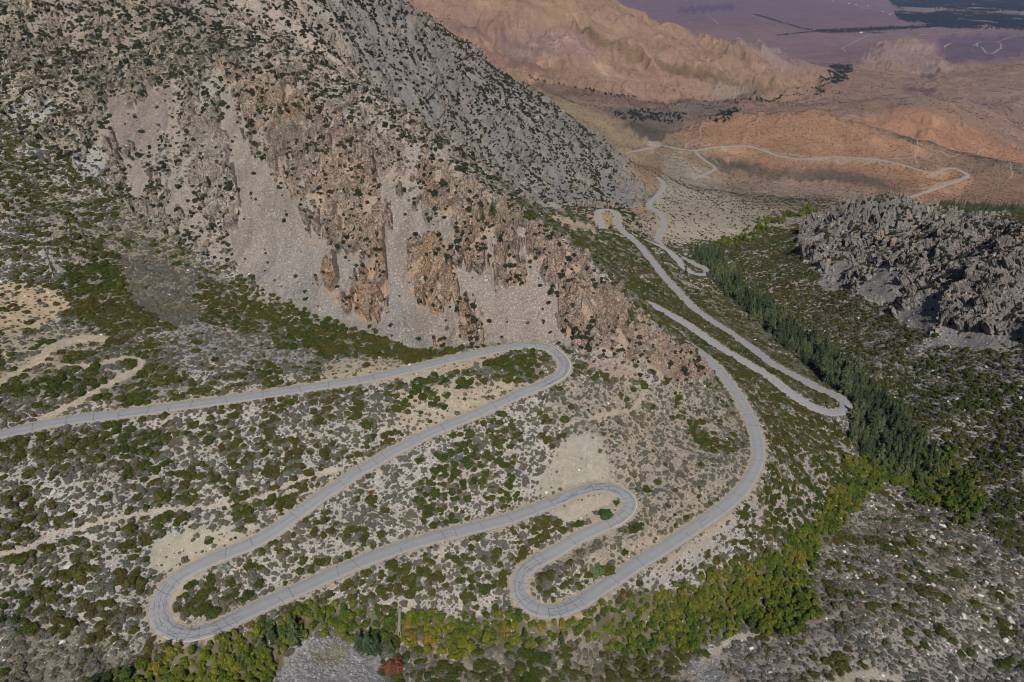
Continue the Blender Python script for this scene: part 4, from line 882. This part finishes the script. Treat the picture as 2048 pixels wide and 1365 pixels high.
# mountain shrubs, and the brush on the hills in the middle distance
x, y, z = draw(.13, 300, 1400); zo = zones_at(x, y, z)
cl = u01(fbm(x / 15, y / 15, 351, 4)); r = RNG.uniform(.4, 1.6, len(x)); r = np.where(RNG.random(len(x)) < .15, r * 1.4, r) * np.interp(y, [400, 600, 1000], [1.05, 1.3, 1.5]); dn = samp(DR, x, y)
p = np.clip(zo['dark'] * 1.4 * sstep(.38, .66, cl) + .13 * zo['dark'], 0, 1) * np.where((y > 820) & (x > 190), .45, 1); r = np.where((y > 820) & (x > 190), r * .6, r) 
m = (RNG.random(len(x)) < p) & (dn > r + 1); add('mountain', x[m], y[m], r[m])
x, y, z = draw(.045, 1150, 2500); zo = zones_at(x, y, z); dn = samp(DR, x, y)
cl = u01(fbm(x / 60, y / 60, 353, 4)); r = RNG.uniform(.55, 1.25, len(x)); m = (RNG.random(len(x)) < zo['dark'] * (.35 + .9 * cl)) & (dn > 3); add('mountain', x[m], y[m], r[m])
x, y, z = draw(.009, 2400, 5600); zo = zones_at(x, y, z); cl = u01(fbm(x / 120, y / 120, 355, 4)); r = RNG.uniform(.9, 2.6, len(x)); m = (RNG.random(len(x)) < (.35 + zo['dark']) * sstep(.3, .8, cl)); add('mountain', x[m], y[m], r[m])
# stones
x, y, z = draw(.16, 120, 700); zo = zones_at(x, y, z)
r = .16 + RNG.exponential(.16, len(x)); cl = u01(fbm(x / 22, y / 22, 371, 3))
p = .10 + .35 * sstep(.55, .9, cl) + 1.2 * zo['scree']; m = (RNG.random(len(x)) < p) & (samp(DR, x, y) > r + .4) & (r < 2.2) & (zo['crag'] < .6)
sc_m = zo['scree'][m] > .3; add('stone', x[m][sc_m], y[m][sc_m], r[m][sc_m]); add('boulder', x[m][~sc_m], y[m][~sc_m], r[m][~sc_m] * 1.15)
# broken blocks standing on the crags
def crag_at(x, y): return height(x, y, ZO['crag'])
for y0, y1, den, r0, r1 in ((320, 640, .10, .5, 1.9), (640, 1400, .03, 1.0, 3.4)):
    x, y, z = draw(den, y0, y1); m = RNG.random(len(x)) < crag_at(x, y) * sstep(.25, .6, u01(fbm(x / 13, y / 13, 461, 3))); r = r0 + .4 + (r1 - r0) * 1.3 * RNG.random(len(x))**1.8; m &= samp(DR, x, y) > r + 2; add('block', x[m], y[m], r[m])
x, y, z = draw(.03, 320, 620); zo = zones_at(x, y, z); m = RNG.random(len(x)) < zo['scree'] * .8; add('stone', x[m], y[m], (.35 + RNG.exponential(.22, len(x)))[m])
x, y, z = draw(.05, 120, 520); zo = zones_at(x, y, z); mor = inpoly([(1660,1010),(1800,990),(1960,1030),(2100,1200),(2200,1440),(1900,1440),(1800,1200),(1640,1180)], x, y, z, 1, 6) + .35 * inpoly([(1400,500),(1700,600),(2048,720),(2048,900),(1900,880),(1700,720)], x, y, z, 1, 6)
r = RNG.uniform(.35, .8, len(x)) + RNG.exponential(.35, len(x)); m = (RNG.random(len(x)) < mor * .7 * sstep(.3, .7, u01(fbm(x / 15, y / 15, 391, 3)))) & (r < 2.3); add('boulder', x[m], y[m], r[m])
# trees along the streams
x, y, z = draw(.5, 120, 560); a_ = inpoly(RIP, x, y, z, 2.2, 3) * (y < 520); cl = u01(fbm(x / 16, y / 16, 401, 3))
m = (RNG.random(len(x)) < a_ * (.15 + 1.1 * cl)) & (samp(DR, x, y) > 2.2); x, y = x[m], y[m]; r = RNG.uniform(2.0, 4.8, len(x)); k = thin(x, y, r * .42); add('willow', x[k], y[k], r[k])
x, y, z = draw(.3, 600, 1250); a_ = inpoly([(1395,500),(1440,488),(1490,468),(1530,440),(1570,425),(1640,418),(1640,428),(1580,436),(1545,455),(1520,475),(1450,505)], x, y, z, 1.2); m = RNG.random(len(x)) < .35 * a_ * sstep(.45, .6, u01(fbm(x / 20, y / 20, 405, 2))); x, y = x[m], y[m]; r = RNG.uniform(3, 8, len(x)); k = thin(x, y, r * .7); add('willow', x[k], y[k], r[k])
x, y, z = draw(.4, 300, 1150); a_ = inpoly(CON, x, y, z, .6); m = (RNG.random(len(x)) < a_) & (samp(DR, x, y) > 2.5); x, y = x[m], y[m]; keep_ = RNG.random(len(x)) < np.clip(sstep(980, 560, y) + .25, 0, 1) * (.4 + .8 * u01(fbm(x / 25, y / 25, 407, 2))); x, y = x[keep_], y[keep_]; r = RNG.uniform(8, 20, len(x)) * np.where(RNG.random(len(x)) < .45, RNG.uniform(.35, .8, len(x)), 1.05); k = thin(x, y, r * .36); add('pine', x[k], y[k], r[k])
x, y, z = draw(.05, 1000, 1700); a_ = inpoly([(1875,420),(1960,425),(2060,430),(2360,440),(2360,480),(2060,470),(1960,455),(1900,440)], x, y, z, .5) * (y > 1050); m = RNG.random(len(x)) < a_; x, y = x[m], y[m]; r = RNG.uniform(14, 24, len(x)); k = thin(x, y, r * .22); add('pine', x[k], y[k], r[k])
# far woods
def belt(pl, w_, den, r0, r1, yr, cut=.0, ns=60):
    P_ = [P_D(u, v, sight(u, v)) for u, v in pl]; R_ = resample(np.array(P_), r1)
    for q in R_:
        n = RNG.poisson(den); xx = q[0] + RNG.normal(0, w_, n); yy = q[1] + RNG.normal(0, w_ * 1.5, n); add('far', xx, yy, RNG.uniform(r0, r1, n))
belt([(1062,156),(1085,163),(1120,170),(1150,176),(1180,182),(1205,189),(1240,194),(1268,194)], 7, .9, 6, 12, None)
belt([(1440,207),(1480,203),(1520,200),(1560,193),(1590,188),(1640,190)], 7, 1.0, 6, 11, None)
belt([(1636,190),(1640,178),(1650,168),(1662,160)], 12, 2.0, 7, 11, None)
belt([(1510,30),(1560,45),(1600,57),(1640,64)], 14, 1.6, 8, 15, None)
belt([(1640,64),(1700,62),(1760,58),(1820,56),(1880,52),(1960,48)], 48, 10, 10, 18, None)
belt([(1555,72),(1600,66),(1640,64)], 12, 1.6, 8, 14, None)
belt([(1718,64),(1740,66),(1770,67)], 30, 2, 7, 13, None)
def wood(poly, den, y0, y1, r0, r1, cut, ns, jit=.6, kind='far'):
    x, y, z = draw(den, y0, y1); a_ = inpoly(poly, x, y, z, jit, 1); n_ = u01(fbm(x / ns, y / ns, 431, 4)); m = (RNG.random(len(x)) < a_ * sstep(cut - .08, cut + .08, n_)); add(kind, x[m], y[m], RNG.uniform(r0, r1, m.sum()))
wood([(1655,114),(1684,118),(1674,130),(1702,132),(1706,142),(1690,150),(1700,160),(1680,166),(1660,168),(1640,162),(1640,155),(1664,140)], .014, 2600, 5200, 6, 11, .46, 45)
wood([(1225,226),(1290,222),(1372,230),(1365,245),(1300,244),(1240,240)], .012, 1900, 3200, 5, 9, .45, 45)
wood([(1422,243),(1440,228),(1468,217),(1480,221),(1452,240),(1430,246)], .02, 1700, 3200, 4, 8, .3, 40)
wood([(1790,25),(1850,30),(1900,24),(1960,28),(2060,34),(2360,30),(2360,62),(2000,56),(1900,56),(1850,46),(1800,40)], .0034, 6000, 12000, 12, 22, .30, 330)
wood([(1780,5),(1900,-10),(2060,-15),(2360,-15),(2360,25),(1960,22),(1880,14),(1800,14)], .002, 9000, 22000, 16, 28, .38, 520)
wood([(1950,44),(2100,46),(2360,50),(2360,70),(2060,62)], .0034, 6000, 9000, 10, 18, .32, 300)
for k in TOT: TOT[k] = {q: np.concatenate([np.atleast_1d(a) for a in TOT[k][q]]) for q in TOT[k]}; print(k, len(TOT[k]['x']))
# ------------------------------------------------------------ naming places for the labels
def place(u, v):
    if v < 120 and u > 1300: return 'on the far valley plain'
    if u > 1570 and 395 < v < 700 and u * .55 + v > 1400 and v < 300 + .22 * u: return 'on the dark rock outcrop at the right'
    if u > 1390 and v > 470 and v < 700 and u < 1800 and (u - 1400) * .85 + 520 < v + 40: return 'beside the line of pines in the canyon'
    L = [([(-400,-200),(470,-200),(430,200),(330,330),(240,400),(-400,250)], 'on the steep slope at the top left corner'),
         ([(470,-200),(1400,-200),(1400,400),(900,400),(740,300),(430,200)], 'on the grey mountain face above the hidden gully'),
         ([(240,400),(330,330),(430,120),(740,260),(1000,420),(1150,520),(1200,720),(860,700),(470,545)], 'among the scree chutes of the mountain face'),
         ([(1150,500),(1290,560),(1480,780),(1180,740)], 'on the rocky spur above the bend in the road'),
         ([(-400,250),(240,400),(480,560),(700,660),(900,710),(700,760),(400,800),(0,860),(-400,900)], 'between the uppermost road and the mountain foot'),
         ([(900,700),(1110,690),(1130,750),(800,890),(700,770)], 'inside the topmost hairpin bend'),
         ([(-400,860),(0,880),(700,775),(800,890),(640,990),(300,1150),(-400,1150)], 'on the left slope below the uppermost road'),
         ([(800,890),(1130,760),(1300,780),(1270,990),(1060,1010),(700,1130),(560,1060)], 'between the second and third legs of the road'),
         ([(380,1150),(640,990),(760,1110),(460,1230),(330,1240)], 'just right of the lower left hairpin bend'),
         ([(1060,1010),(1270,960),(1290,1030),(1060,1130),(900,1110)], 'by the sandy hairpin bend with the pale cut bank'),
         ([(1030,1130),(1300,1070),(1300,1120),(1080,1210)], 'inside the lowest hairpin bend'),
         ([(1270,760),(1470,780),(1520,900),(1440,1010),(1290,1060)], 'on the slope left of the long outer bend'),
         ([(700,1130),(1060,1020),(1030,1200),(800,1230),(520,1230)], 'between the lowest long leg of the road and the stream'),
         ([(1360,690),(1500,730),(1720,860),(1700,940),(1600,1080),(1400,1150),(1300,1140),(1520,940)], 'on the hillside between the long outer bend and the pines'),
         ([(1250,400),(1440,540),(1700,820),(1360,690),(1150,480)], 'beside the two descending legs of the road'),
         ([(-400,1150),(300,1150),(340,1270),(150,1400),(-400,1400)], 'in the lower left corner below the hairpin'),
         ([(1640,960),(1960,1000),(2400,1500),(1700,1300),(1600,1150)], 'on the bouldery slope at the lower right'),
         ([(1400,1240),(1700,1240),(1900,1500),(1350,1500)], 'near the grey talus at the lower right edge'),
         ([(500,1260),(800,1260),(900,1500),(500,1500)], 'around the grey talus patch at the bottom'),
         ([(900,1280),(1400,1280),(1400,1500),(850,1500)], 'south of the stream at the bottom edge'),
         ([(1740,600),(2400,600),(2400,1200),(1960,1000),(1740,780)], 'in the dark chaparral right of the pines')]
    for poly, n in L:
        ins = False; j = len(poly) - 1
        for i in range(len(poly)):
            a, b = poly[i], poly[j]
            if (a[1] > v) != (b[1] > v) and u < (b[0] - a[0]) * (v - a[1]) / (b[1] - a[1]) + a[0]: ins = not ins
            j = i
        if ins: return n
    if v > 1100: return 'in the yellow green thicket along the stream'
    if u > 1400 and v > 850: return 'where the two streams meet below the pines'
    if v < 400: return 'on the brown hills in the middle distance'
    return 'on the open slope beside the road'
def instancer(name, forms, x, y, r, sq=(.8, 1.25), label=None, cat=None):
    """one object for growth nobody could count: its points carry copies of forms (lists of objects standing in the scene)"""
    n = len(x); z = height(x, y) + CAMZ; dn_ = height(x, y, DN) * .9; x = x + dn_ * height(x, y, NX); y = y + dn_ * height(x, y, NY); z = z + dn_ * height(x, y, NZ); me = bpy.data.meshes.new(name); me.vertices.add(n); me.vertices.foreach_set('co', np.stack([x, y, z], 1).astype(np.float32).ravel())
    def at_(k, typ, arr):
        q = me.attributes.new(k, typ, 'POINT'); q.data.foreach_set('vector' if typ == 'FLOAT_VECTOR' else 'value', arr.ravel())
    hs = RNG.uniform(*sq, n); a = RNG.uniform(.85, 1.18, n)
    at_('siz', 'FLOAT_VECTOR', np.stack([r * a, r / a, r * hs], 1).astype(np.float32)); at_('spin', 'FLOAT_VECTOR', np.stack([RNG.normal(0, .05, n), RNG.normal(0, .05, n), RNG.uniform(0, 6.28, n)], 1).astype(np.float32)); at_('pick', 'INT', RNG.integers(0, len(forms), n).astype(np.int32))
    o = link(bpy.data.objects.new(name, me)); tag(o, label, cat, kind='stuff')
    t = bpy.data.node_groups.new(name, 'GeometryNodeTree'); t.interface.new_socket('Geometry', in_out='INPUT', socket_type='NodeSocketGeometry'); t.interface.new_socket('Geometry', in_out='OUTPUT', socket_type='NodeSocketGeometry')
    N_ = t.nodes; L = t.links; gi = N_.new('NodeGroupInput'); go = N_.new('NodeGroupOutput'); ip = N_.new('GeometryNodeInstanceOnPoints'); jn = N_.new('GeometryNodeJoinGeometry')
    for f in reversed(forms):
        jj = N_.new('GeometryNodeJoinGeometry')
        for ob in f:
            q = N_.new('GeometryNodeObjectInfo'); q.transform_space = 'ORIGINAL'; q.inputs['Object'].default_value = ob; q.inputs['As Instance'].default_value = False; L.new(q.outputs['Geometry'], jj.inputs[0])
        gt = N_.new('GeometryNodeGeometryToInstance'); L.new(jj.outputs[0], gt.inputs[0]); L.new(gt.outputs[0], jn.inputs[0])
    def na(k, typ):
        q = N_.new('GeometryNodeInputNamedAttribute'); q.data_type = typ; q.inputs['Name'].default_value = k; return next(s for s in q.outputs if s.enabled and s.name == 'Attribute')
    L.new(gi.outputs[0], ip.inputs['Points']); L.new(jn.outputs[0], ip.inputs['Instance']); ip.inputs['Pick Instance'].default_value = True
    L.new(na('pick', 'INT'), ip.inputs['Instance Index'])
    e2r = N_.new('FunctionNodeEulerToRotation'); L.new(na('spin', 'FLOAT_VECTOR'), e2r.inputs[0]); L.new(e2r.outputs[0], ip.inputs['Rotation']); L.new(na('siz', 'FLOAT_VECTOR'), ip.inputs['Scale'])
    L.new(ip.outputs[0], go.inputs[0]); md = o.modifiers.new('growth', 'NODES'); md.node_group = t; return o
def thing(name, meshes, x, y, r, label, cat, group=None, hs=1.0, rot=None, dz=0.0, lean=.04):
    """meshes: one mesh, or {part name: mesh} under an Empty"""
    z = float(height(x, y)) + CAMZ + dz; q = float(height(x, y, DN)) * .9; x, y, z = x + q * float(height(x, y, NX)), y + q * float(height(x, y, NY)), z + q * float(height(x, y, NZ)); rot = random.uniform(0, 6.28) if rot is None else rot; a = random.uniform(.88, 1.14)
    if isinstance(meshes, dict):
        o = bpy.data.objects.new(name, None); o.empty_display_size = .5; link(o); ch = []
        for k, me in meshes.items(): ch.append(link(bpy.data.objects.new(k, me), o))
        o['_c'] = 0; del o['_c']
    else: o = link(bpy.data.objects.new(name, meshes)); ch = [o]
    o.location = (x, y, z); o.rotation_euler = (random.gauss(0, lean), random.gauss(0, lean), rot); o.scale = (r * a, r / a, r * hs)
    tag(o, label, cat, group); return o, ch
def split(kind, n=300):
    d = TOT[kind]; x, y, r = d['x'], d['y'], d['r']; z = height(x, y); U, V, D = project(x, y, z)
    ok = (U > 4) & (U < 2044) & (V > 4) & (V < 1361) & visible(x, y, .3); app = np.where(ok, r / D, 0); top = np.argsort(-app)[:n]; top = top[app[top] > 0]
    rest = np.ones(len(x), bool); rest[top] = False; return top, rest, U, V
def size_word(q, lo, hi): return 'small' if q < lo else 'large' if q > hi else 'mid-sized'
def populate(kind, name, meshes, cat, desc, stuffname, stufflabel, stuffcat, hsr=(.8, 1.2), lean=.04, dz=0.0, forms_extra=None):
    top, rest, U, V = split(kind); d = TOT[kind]; protos = {}
    rs = d['r'][top]; lo, hi = np.quantile(rs, [.35, .75])
    for q, i in enumerate(top):
        k = q % len(meshes); pl = place(U[i], V[i]); sw = size_word(d['r'][i], lo, hi)
        lab = f'{sw} {desc} {pl}'
        me = meshes[k]; me = {'trunk': me[0], 'crown': me[1]} if isinstance(me, tuple) else me
        o, ch = thing(name, me, float(d['x'][i]), float(d['y'][i]), float(d['r'][i]), lab, cat, f'{sw} {cat}s {pl}', random.uniform(*hsr), dz=dz, lean=lean)
        if k not in protos: protos[k] = ch
    if rest.sum(): instancer(stuffname, [protos[k] for k in sorted(protos)], d['x'][rest], d['y'][rest], d['r'][rest], hsr, stufflabel, stuffcat)
populate('shrub', 'shrub', SHR, 'shrub', 'rounded olive shrub', 'chaparral', 'dense olive green chaparral covering the slopes around the road', 'chaparral', (.75, 1.15))
populate('sage', 'sagebrush', SAG, 'sagebrush', 'pale grey sagebrush', 'low_brush', 'low grey sagebrush scattered thickly over sandy ground', 'sagebrush', (.8, 1.2))
populate('mountain', 'mountain_shrub', MTS, 'mountain shrub', 'dark mountain shrub', 'hillside_brush', 'dark brush dotted over the mountain and the brown hills', 'brush', (.8, 1.3))
populate('boulder', 'boulder', ROC, 'boulder', 'pale granite boulder', 'loose_boulders', 'pale granite rocks lying between the shrubs', 'rocks', (.7, 1.1), .3)
populate('block', 'rock_block', BLK, 'rock block', 'fractured rock block', 'broken_rock', 'broken rock blocks and ledges covering the crags', 'rock', (1.0, 1.9), .35, .25)
populate('stone', 'scree_stone', RO2, 'stone', 'angular grey pink stone', 'scree', 'loose angular stones covering the scree chutes', 'scree', (.7, 1.1), .4)
EXTRA_PINES = [(592,1287,15,'tall lone pine standing on the near bank beside the stream left of the talus'), (547,1284,9,'slim young pine left of the tall lone pine by the stream'), (524,1300,8,'shortest pine left of the tall lone pine by the stream'),
 (722,1300,11,'left pine of the row standing above the talus patch'), (738,1306,13,'tallest pine of the row standing above the talus patch'), (756,1303,10,'right pine of the row standing above the talus patch'), (783,1306,7,'small blue green pine beside the footbridge'),
 (1050,1282,8,'small pine in the thicket below the lowest hairpin'), (1122,1290,8,'dark pine on the far bank below the lowest hairpin'), (985,440,12,'tall dark pine on the crest of the rocky spur'), (966,450,8,'shorter pine left of the tall one on the spur crest'),
 (1258,646,11,'lone dark pine on the rocky spur above the descending road'), (1192,527,11,'leftmost of the dark pines beside the road glimpsed behind the spur'), (1180,512,9,'smaller dark pine behind the spur crest'), (1228,474,9,'lone pine beside the small loop of the road'),
 (1215,500,10,'dark pine below the small loop of the road'), (1325,520,8,'pine on the canyon side of the descending road'), (1655,812,7,'bushy pine inside the hairpin beside the pines'), (1675,815,6,'low pine on the inner kerb of the hairpin beside the pines'), (1880,815,7,'lone dark tree among chaparral right of the pines'),
 (1371,547,12,'pine just left of the canyon beside the small hairpin'), (1372,536,9,'slim pine above the small hairpin')]
for i, (u, v, h, lab) in enumerate(EXTRA_PINES):
    D = sight(u, v); x, y, _ = P_D(u, v, D); k = PIN[i % 5]; thing('pine_tree', {'trunk': k[0], 'crown': k[1]}, x, y, h, lab, 'pine tree', None, 1.0, lean=.02)
def fixed(u, v, name, me, r, lab, cat, hs=1.0, **kw):
    D = sight(u, v); x, y, _ = P_D(u, v, D); return thing(name, me, x, y, r, lab, cat, None, hs, **kw)
TOT['pine']['r'] = TOT['pine']['r']
populate('pine', 'pine_tree', PIN, 'pine tree', 'dark green pine', 'pine_wood', 'dark pine wood filling the canyon bottom behind the front trees', 'pine wood', (.9, 1.15), .02)
populate('willow', 'streamside_tree', WIL, 'streamside tree', 'bushy yellow green tree', 'streamside_thicket', 'yellow green thicket of small trees lining the stream', 'thicket', (.85, 1.2), .05)
d = TOT['far']; m = np.arange(len(d['x'])); big = FTR
p0 = []
top, rest, U, V = split('far')
for q, i in enumerate(top):
    k = q % 3; pl = 'on the valley floor far away' if V[i] < 100 else 'along the dry creek beneath the brown mountain' if U[i] < 1400 else 'in the creek grove between the brown hills'
    sw = size_word(d['r'][i], 8, 11); o, ch = thing('far_tree', {'trunk': FTR[k][0], 'crown': FTR[k][1]}, float(d['x'][i]), float(d['y'][i]), float(d['r'][i]), f'{sw} dark tree {pl}', 'tree', f'{sw} far trees {pl}', .95)
    if q < 3: p0.append(ch)
instancer('far_woods', p0, d['x'][rest], d['y'][rest], d['r'][rest], (.8, 1.1), 'dark belts of woodland crossing the far valley', 'woods')
# single things one can point to
fixed(452, 1143, 'grey_bush', {'trunk': WIL[0][0], 'crown': bpy.data.meshes['tree_crown'].copy()}, 5.2, 'big round silver grey bush inside the lower left hairpin', 'bush', .8)
gb = bpy.data.objects['grey_bush'].children
for c_ in gb:
    if c_.name.startswith('crown'): c_.data.materials.clear(); c_.data.materials.append(m_leaf('silver_leaves', [(0, (120,122,112)), (1, (132,132,120))], 1.2))
def tinted(me, name, stops): 
    q = me.copy(); q.materials.clear(); q.materials.append(m_leaf(name, stops, 1.2)); return q
DKG = tinted(SHR[1], 'deep_green_leaves', [(0, (44,66,34)), (1, (52,74,38))])
fixed(1211, 1032, 'dark_bush', DKG, 3.6, 'dark green bush beside the road in the sandy hairpin', 'bush', 1.1)
fixed(1192, 1141, 'round_bush', tinted(SHR[2], 'grey_green_leaves', [(0, (78,88,62)), (1, (84,92,66))]), 4.0, 'round grey green bush inside the lowest hairpin', 'bush', 1.0)
fixed(1215, 1140, 'olive_bush', SHR[3], 3.8, 'wide olive bush right of the round grey green one in the lowest hairpin', 'bush', .9)
fixed(784, 1338, 'red_shrub', tinted(SHR[0], 'red_leaves', [(0, (92,54,44)), (1, (104,66,48))]), 4.6, 'large red leaved shrub at the edge of the grey talus', 'shrub', .8)
fixed(741, 985, 'red_shrub', tinted(SHR[3], 'rust_leaves', [(0, (96,50,42)), (1, (104,58,46))]), 1.5, 'small rust red shrub on the slope below the second leg of the road', 'shrub', .9)
fixed(1280, 582, 'green_thicket', DKG, 5.5, 'dark green thicket above the start of the descending road', 'thicket', .5)
for u, v, r, lab in [(1350,1174,2.4,'largest white boulder above the thicket below the outer bend'), (1864,1076,2.2,'big pale boulder left of its twin on the lower right slope'), (1876,1086,1.9,'pale boulder touching the right side of a bigger one on the lower right slope'),
                     (1926,1234,2.6,'widest white boulder low on the right hand slope'), (2022,1244,1.7,'white boulder near the right edge of the picture'), (1811,1020,1.2,'round white boulder just below the meeting of the streams'), (1728,1206,1.6,'white double boulder near the right end of the thicket'),
                     (1961,1192,1.3,'pale round boulder in the middle of the lower right slope'), (137,1132,2.0,'long pale slab among dark shrubs on the lower left slope'), (92,1154,1.0,'small white boulder on the lower left slope'), (215,1142,1.1,'white boulder just left of the lower left hairpin'),
                     (765,708,1.8,'pale rock heap among green chaparral below the scree'), (687,662,1.8,'white boulder at the foot of the scree in green chaparral'), (105,985,1.8,'pale rock cluster high on the left slope below the uppermost road'), (1540,1345,1.0,'grey boulder beside the old track at the bottom edge'),
                     (1960,880,1.0,'white block in the dark chaparral right of the pines'), (1938,763,1.2,'pale square block in the chaparral beneath the outcrop'), (1898,1345,1.3,'pale boulder in the bottom right corner slope')]:
    fixed(u, v, 'boulder', ROC[random.randrange(6)], r, lab, 'boulder', random.uniform(.6, .9), lean=.2)
# footbridge over the stream
wood_m = NT('weathered_wood'); M_wood = wood_m.done(wood_m.mix(wood_m.noise(wood_m.pos(), 1.5, 4), (.22, .2, .17), (.32, .30, .27)))
def box(bm, c, s, rz=0):
    r_ = bmesh.ops.create_cube(bm, size=1, matrix=Matrix.Translation(c) @ Matrix.Rotation(rz, 4, 'Z') @ Matrix.Diagonal((*s, 1)))
def bmobj(name, bm, mat, parent=None):
    me = bpy.data.meshes.new(name); bm.to_mesh(me); bm.free(); me.materials.append(mat); return link(bpy.data.objects.new(name, me), parent)
D0, D1 = sight(801, 1285), sight(800, 1226); A_, B_ = Vector(P_D(801, 1285, D0)), Vector(P_D(800, 1226, D1)); L_ = (B_ - A_).length
fb = link(bpy.data.objects.new('footbridge', None)); zz = max(A_.z, B_.z) + CAMZ + 2.0; fb.location = (A_.x, A_.y, zz); fb.rotation_euler = (0, 0, math.atan2(B_.y - A_.y, B_.x - A_.x)); tag(fb, 'narrow pale footbridge crossing the stream thicket', 'footbridge')
bm = bmesh.new()
for i in range(int(L_ / .3)): box(bm, (i * .3 + .15, 0, 0), (.26, .9, .06))
bmobj('deck', bm, M_wood, fb)
for s_ in (-1, 1):
    bm = bmesh.new(); box(bm, (L_ / 2, s_ * .45, 1.0), (L_, .06, .06)); box(bm, (L_ / 2, s_ * .45, -.12), (L_, .08, .16))
    for i in range(int(L_ / 2) + 1): box(bm, (min(i * 2, L_), s_ * .45, .45), (.07, .06, 1.05))
    bmobj('railing', bm, M_wood, fb)
for xx in (1.0, L_ - 1.0):
    bm = bmesh.new(); box(bm, (xx, -.35, -3.4), (.2, .2, 6.6)); box(bm, (xx, .35, -3.4), (.2, .2, 6.6)); box(bm, (xx, 0, -.25), (.24, 1.1, .2)); bmobj('trestle', bm, M_wood, fb)
# farm buildings far down in the valley
wl_ = NT('pale_wall'); M_wall = wl_.done(wl_.mix(wl_.noise(wl_.pos(), .3, 2), (.55, .53, .5), (.65, .63, .6))); rf_ = NT('metal_roof'); M_roof = rf_.done(rf_.mix(rf_.noise(rf_.pos(), .3, 2), (.7, .7, .7), (.8, .8, .8)), None, .5)
dk_ = NT('dark_glass'); M_dk = dk_.done((.05, .05, .06, 1), None, .3)
def barn(u, v, L, W, H, lab):
    D = sight(u, v); x, y, z = P_D(u, v, D); o = link(bpy.data.objects.new('farm_building', None)); o.location = (x, y, z + CAMZ - .3); o.rotation_euler = (0, 0, random.uniform(-.5, .5)); tag(o, lab, 'building', 'farm buildings on the valley floor')
    bm = bmesh.new(); box(bm, (0, 0, H / 2), (L, W, H)); bmobj('wall', bm, M_wall, o)
    bm = bmesh.new(); vs_ = [bm.verts.new(p) for p in ((-L / 2 - .6, -W / 2 - .6, H), (L / 2 + .6, -W / 2 - .6, H), (L / 2 + .6, W / 2 + .6, H), (-L / 2 - .6, W / 2 + .6, H), (-L / 2 - .6, 0, H + W * .28), (L / 2 + .6, 0, H + W * .28))]
    for f in ((0, 1, 5, 4), (2, 3, 4, 5), (0, 4, 3), (1, 2, 5), (3, 2, 1, 0)): bm.faces.new([vs_[i] for i in f])
    bmobj('roof', bm, M_roof, o)
    bm = bmesh.new(); box(bm, (0, -W / 2 - .05, 1.6), (3, .1, 3.2)); bmobj('door', bm, M_dk, o)
for u, v, L, W, lab in [(1722,66,34,18,'white roofed farm building at the near edge of the dark tree belt'), (1802,38,46,24,'large white building at the tip of the far green fields'), (1765,24,26,14,'white shed beside the pale track across the plain'), (1735,13,24,14,'small white house right of the hamlet on the plain'),
                        (1698,8,26,14,'leftmost white house of the hamlet on the plain'), (1712,10,20,12,'middle white house of the hamlet on the plain'), (1780,30,20,12,'white shed between the track and the far tree belt'), (1822,42,24,14,'white house just right of the large white building'), (1950,54,22,12,'pale house beside the straight pale track'), (1665,3,30,16,'distant white house near the top edge of the plain')]:
    barn(u, v, L, W, 5, lab)
# ------------------------------------------------------------ haze
bm = bmesh.new(); zlo = float(Z2.min()) + CAMZ - 3; zhi = CAMZ + max(70, float(Z2.max()) + 40)
bmesh.ops.create_cube(bm, size=1, matrix=Matrix.Translation((0, 24950, (zlo + zhi) / 2)) @ Matrix.Diagonal((100800, 50900, zhi - zlo, 1)))
hm = bpy.data.materials.new('haze_air'); hm.use_nodes = True; nt = hm.node_tree; nt.nodes.clear(); pv = nt.nodes.new('ShaderNodeVolumePrincipled'); mo = nt.nodes.new('ShaderNodeOutputMaterial'); pv.inputs['Color'].default_value = (.42, .5, 1.0, 1); pv.inputs['Density'].default_value = 1.5e-5; pv.inputs['Anisotropy'].default_value = 0.0
nt.links.new(pv.outputs[0], mo.inputs['Volume']); tag(bmobj('haze', bm, hm), kind='stuff')
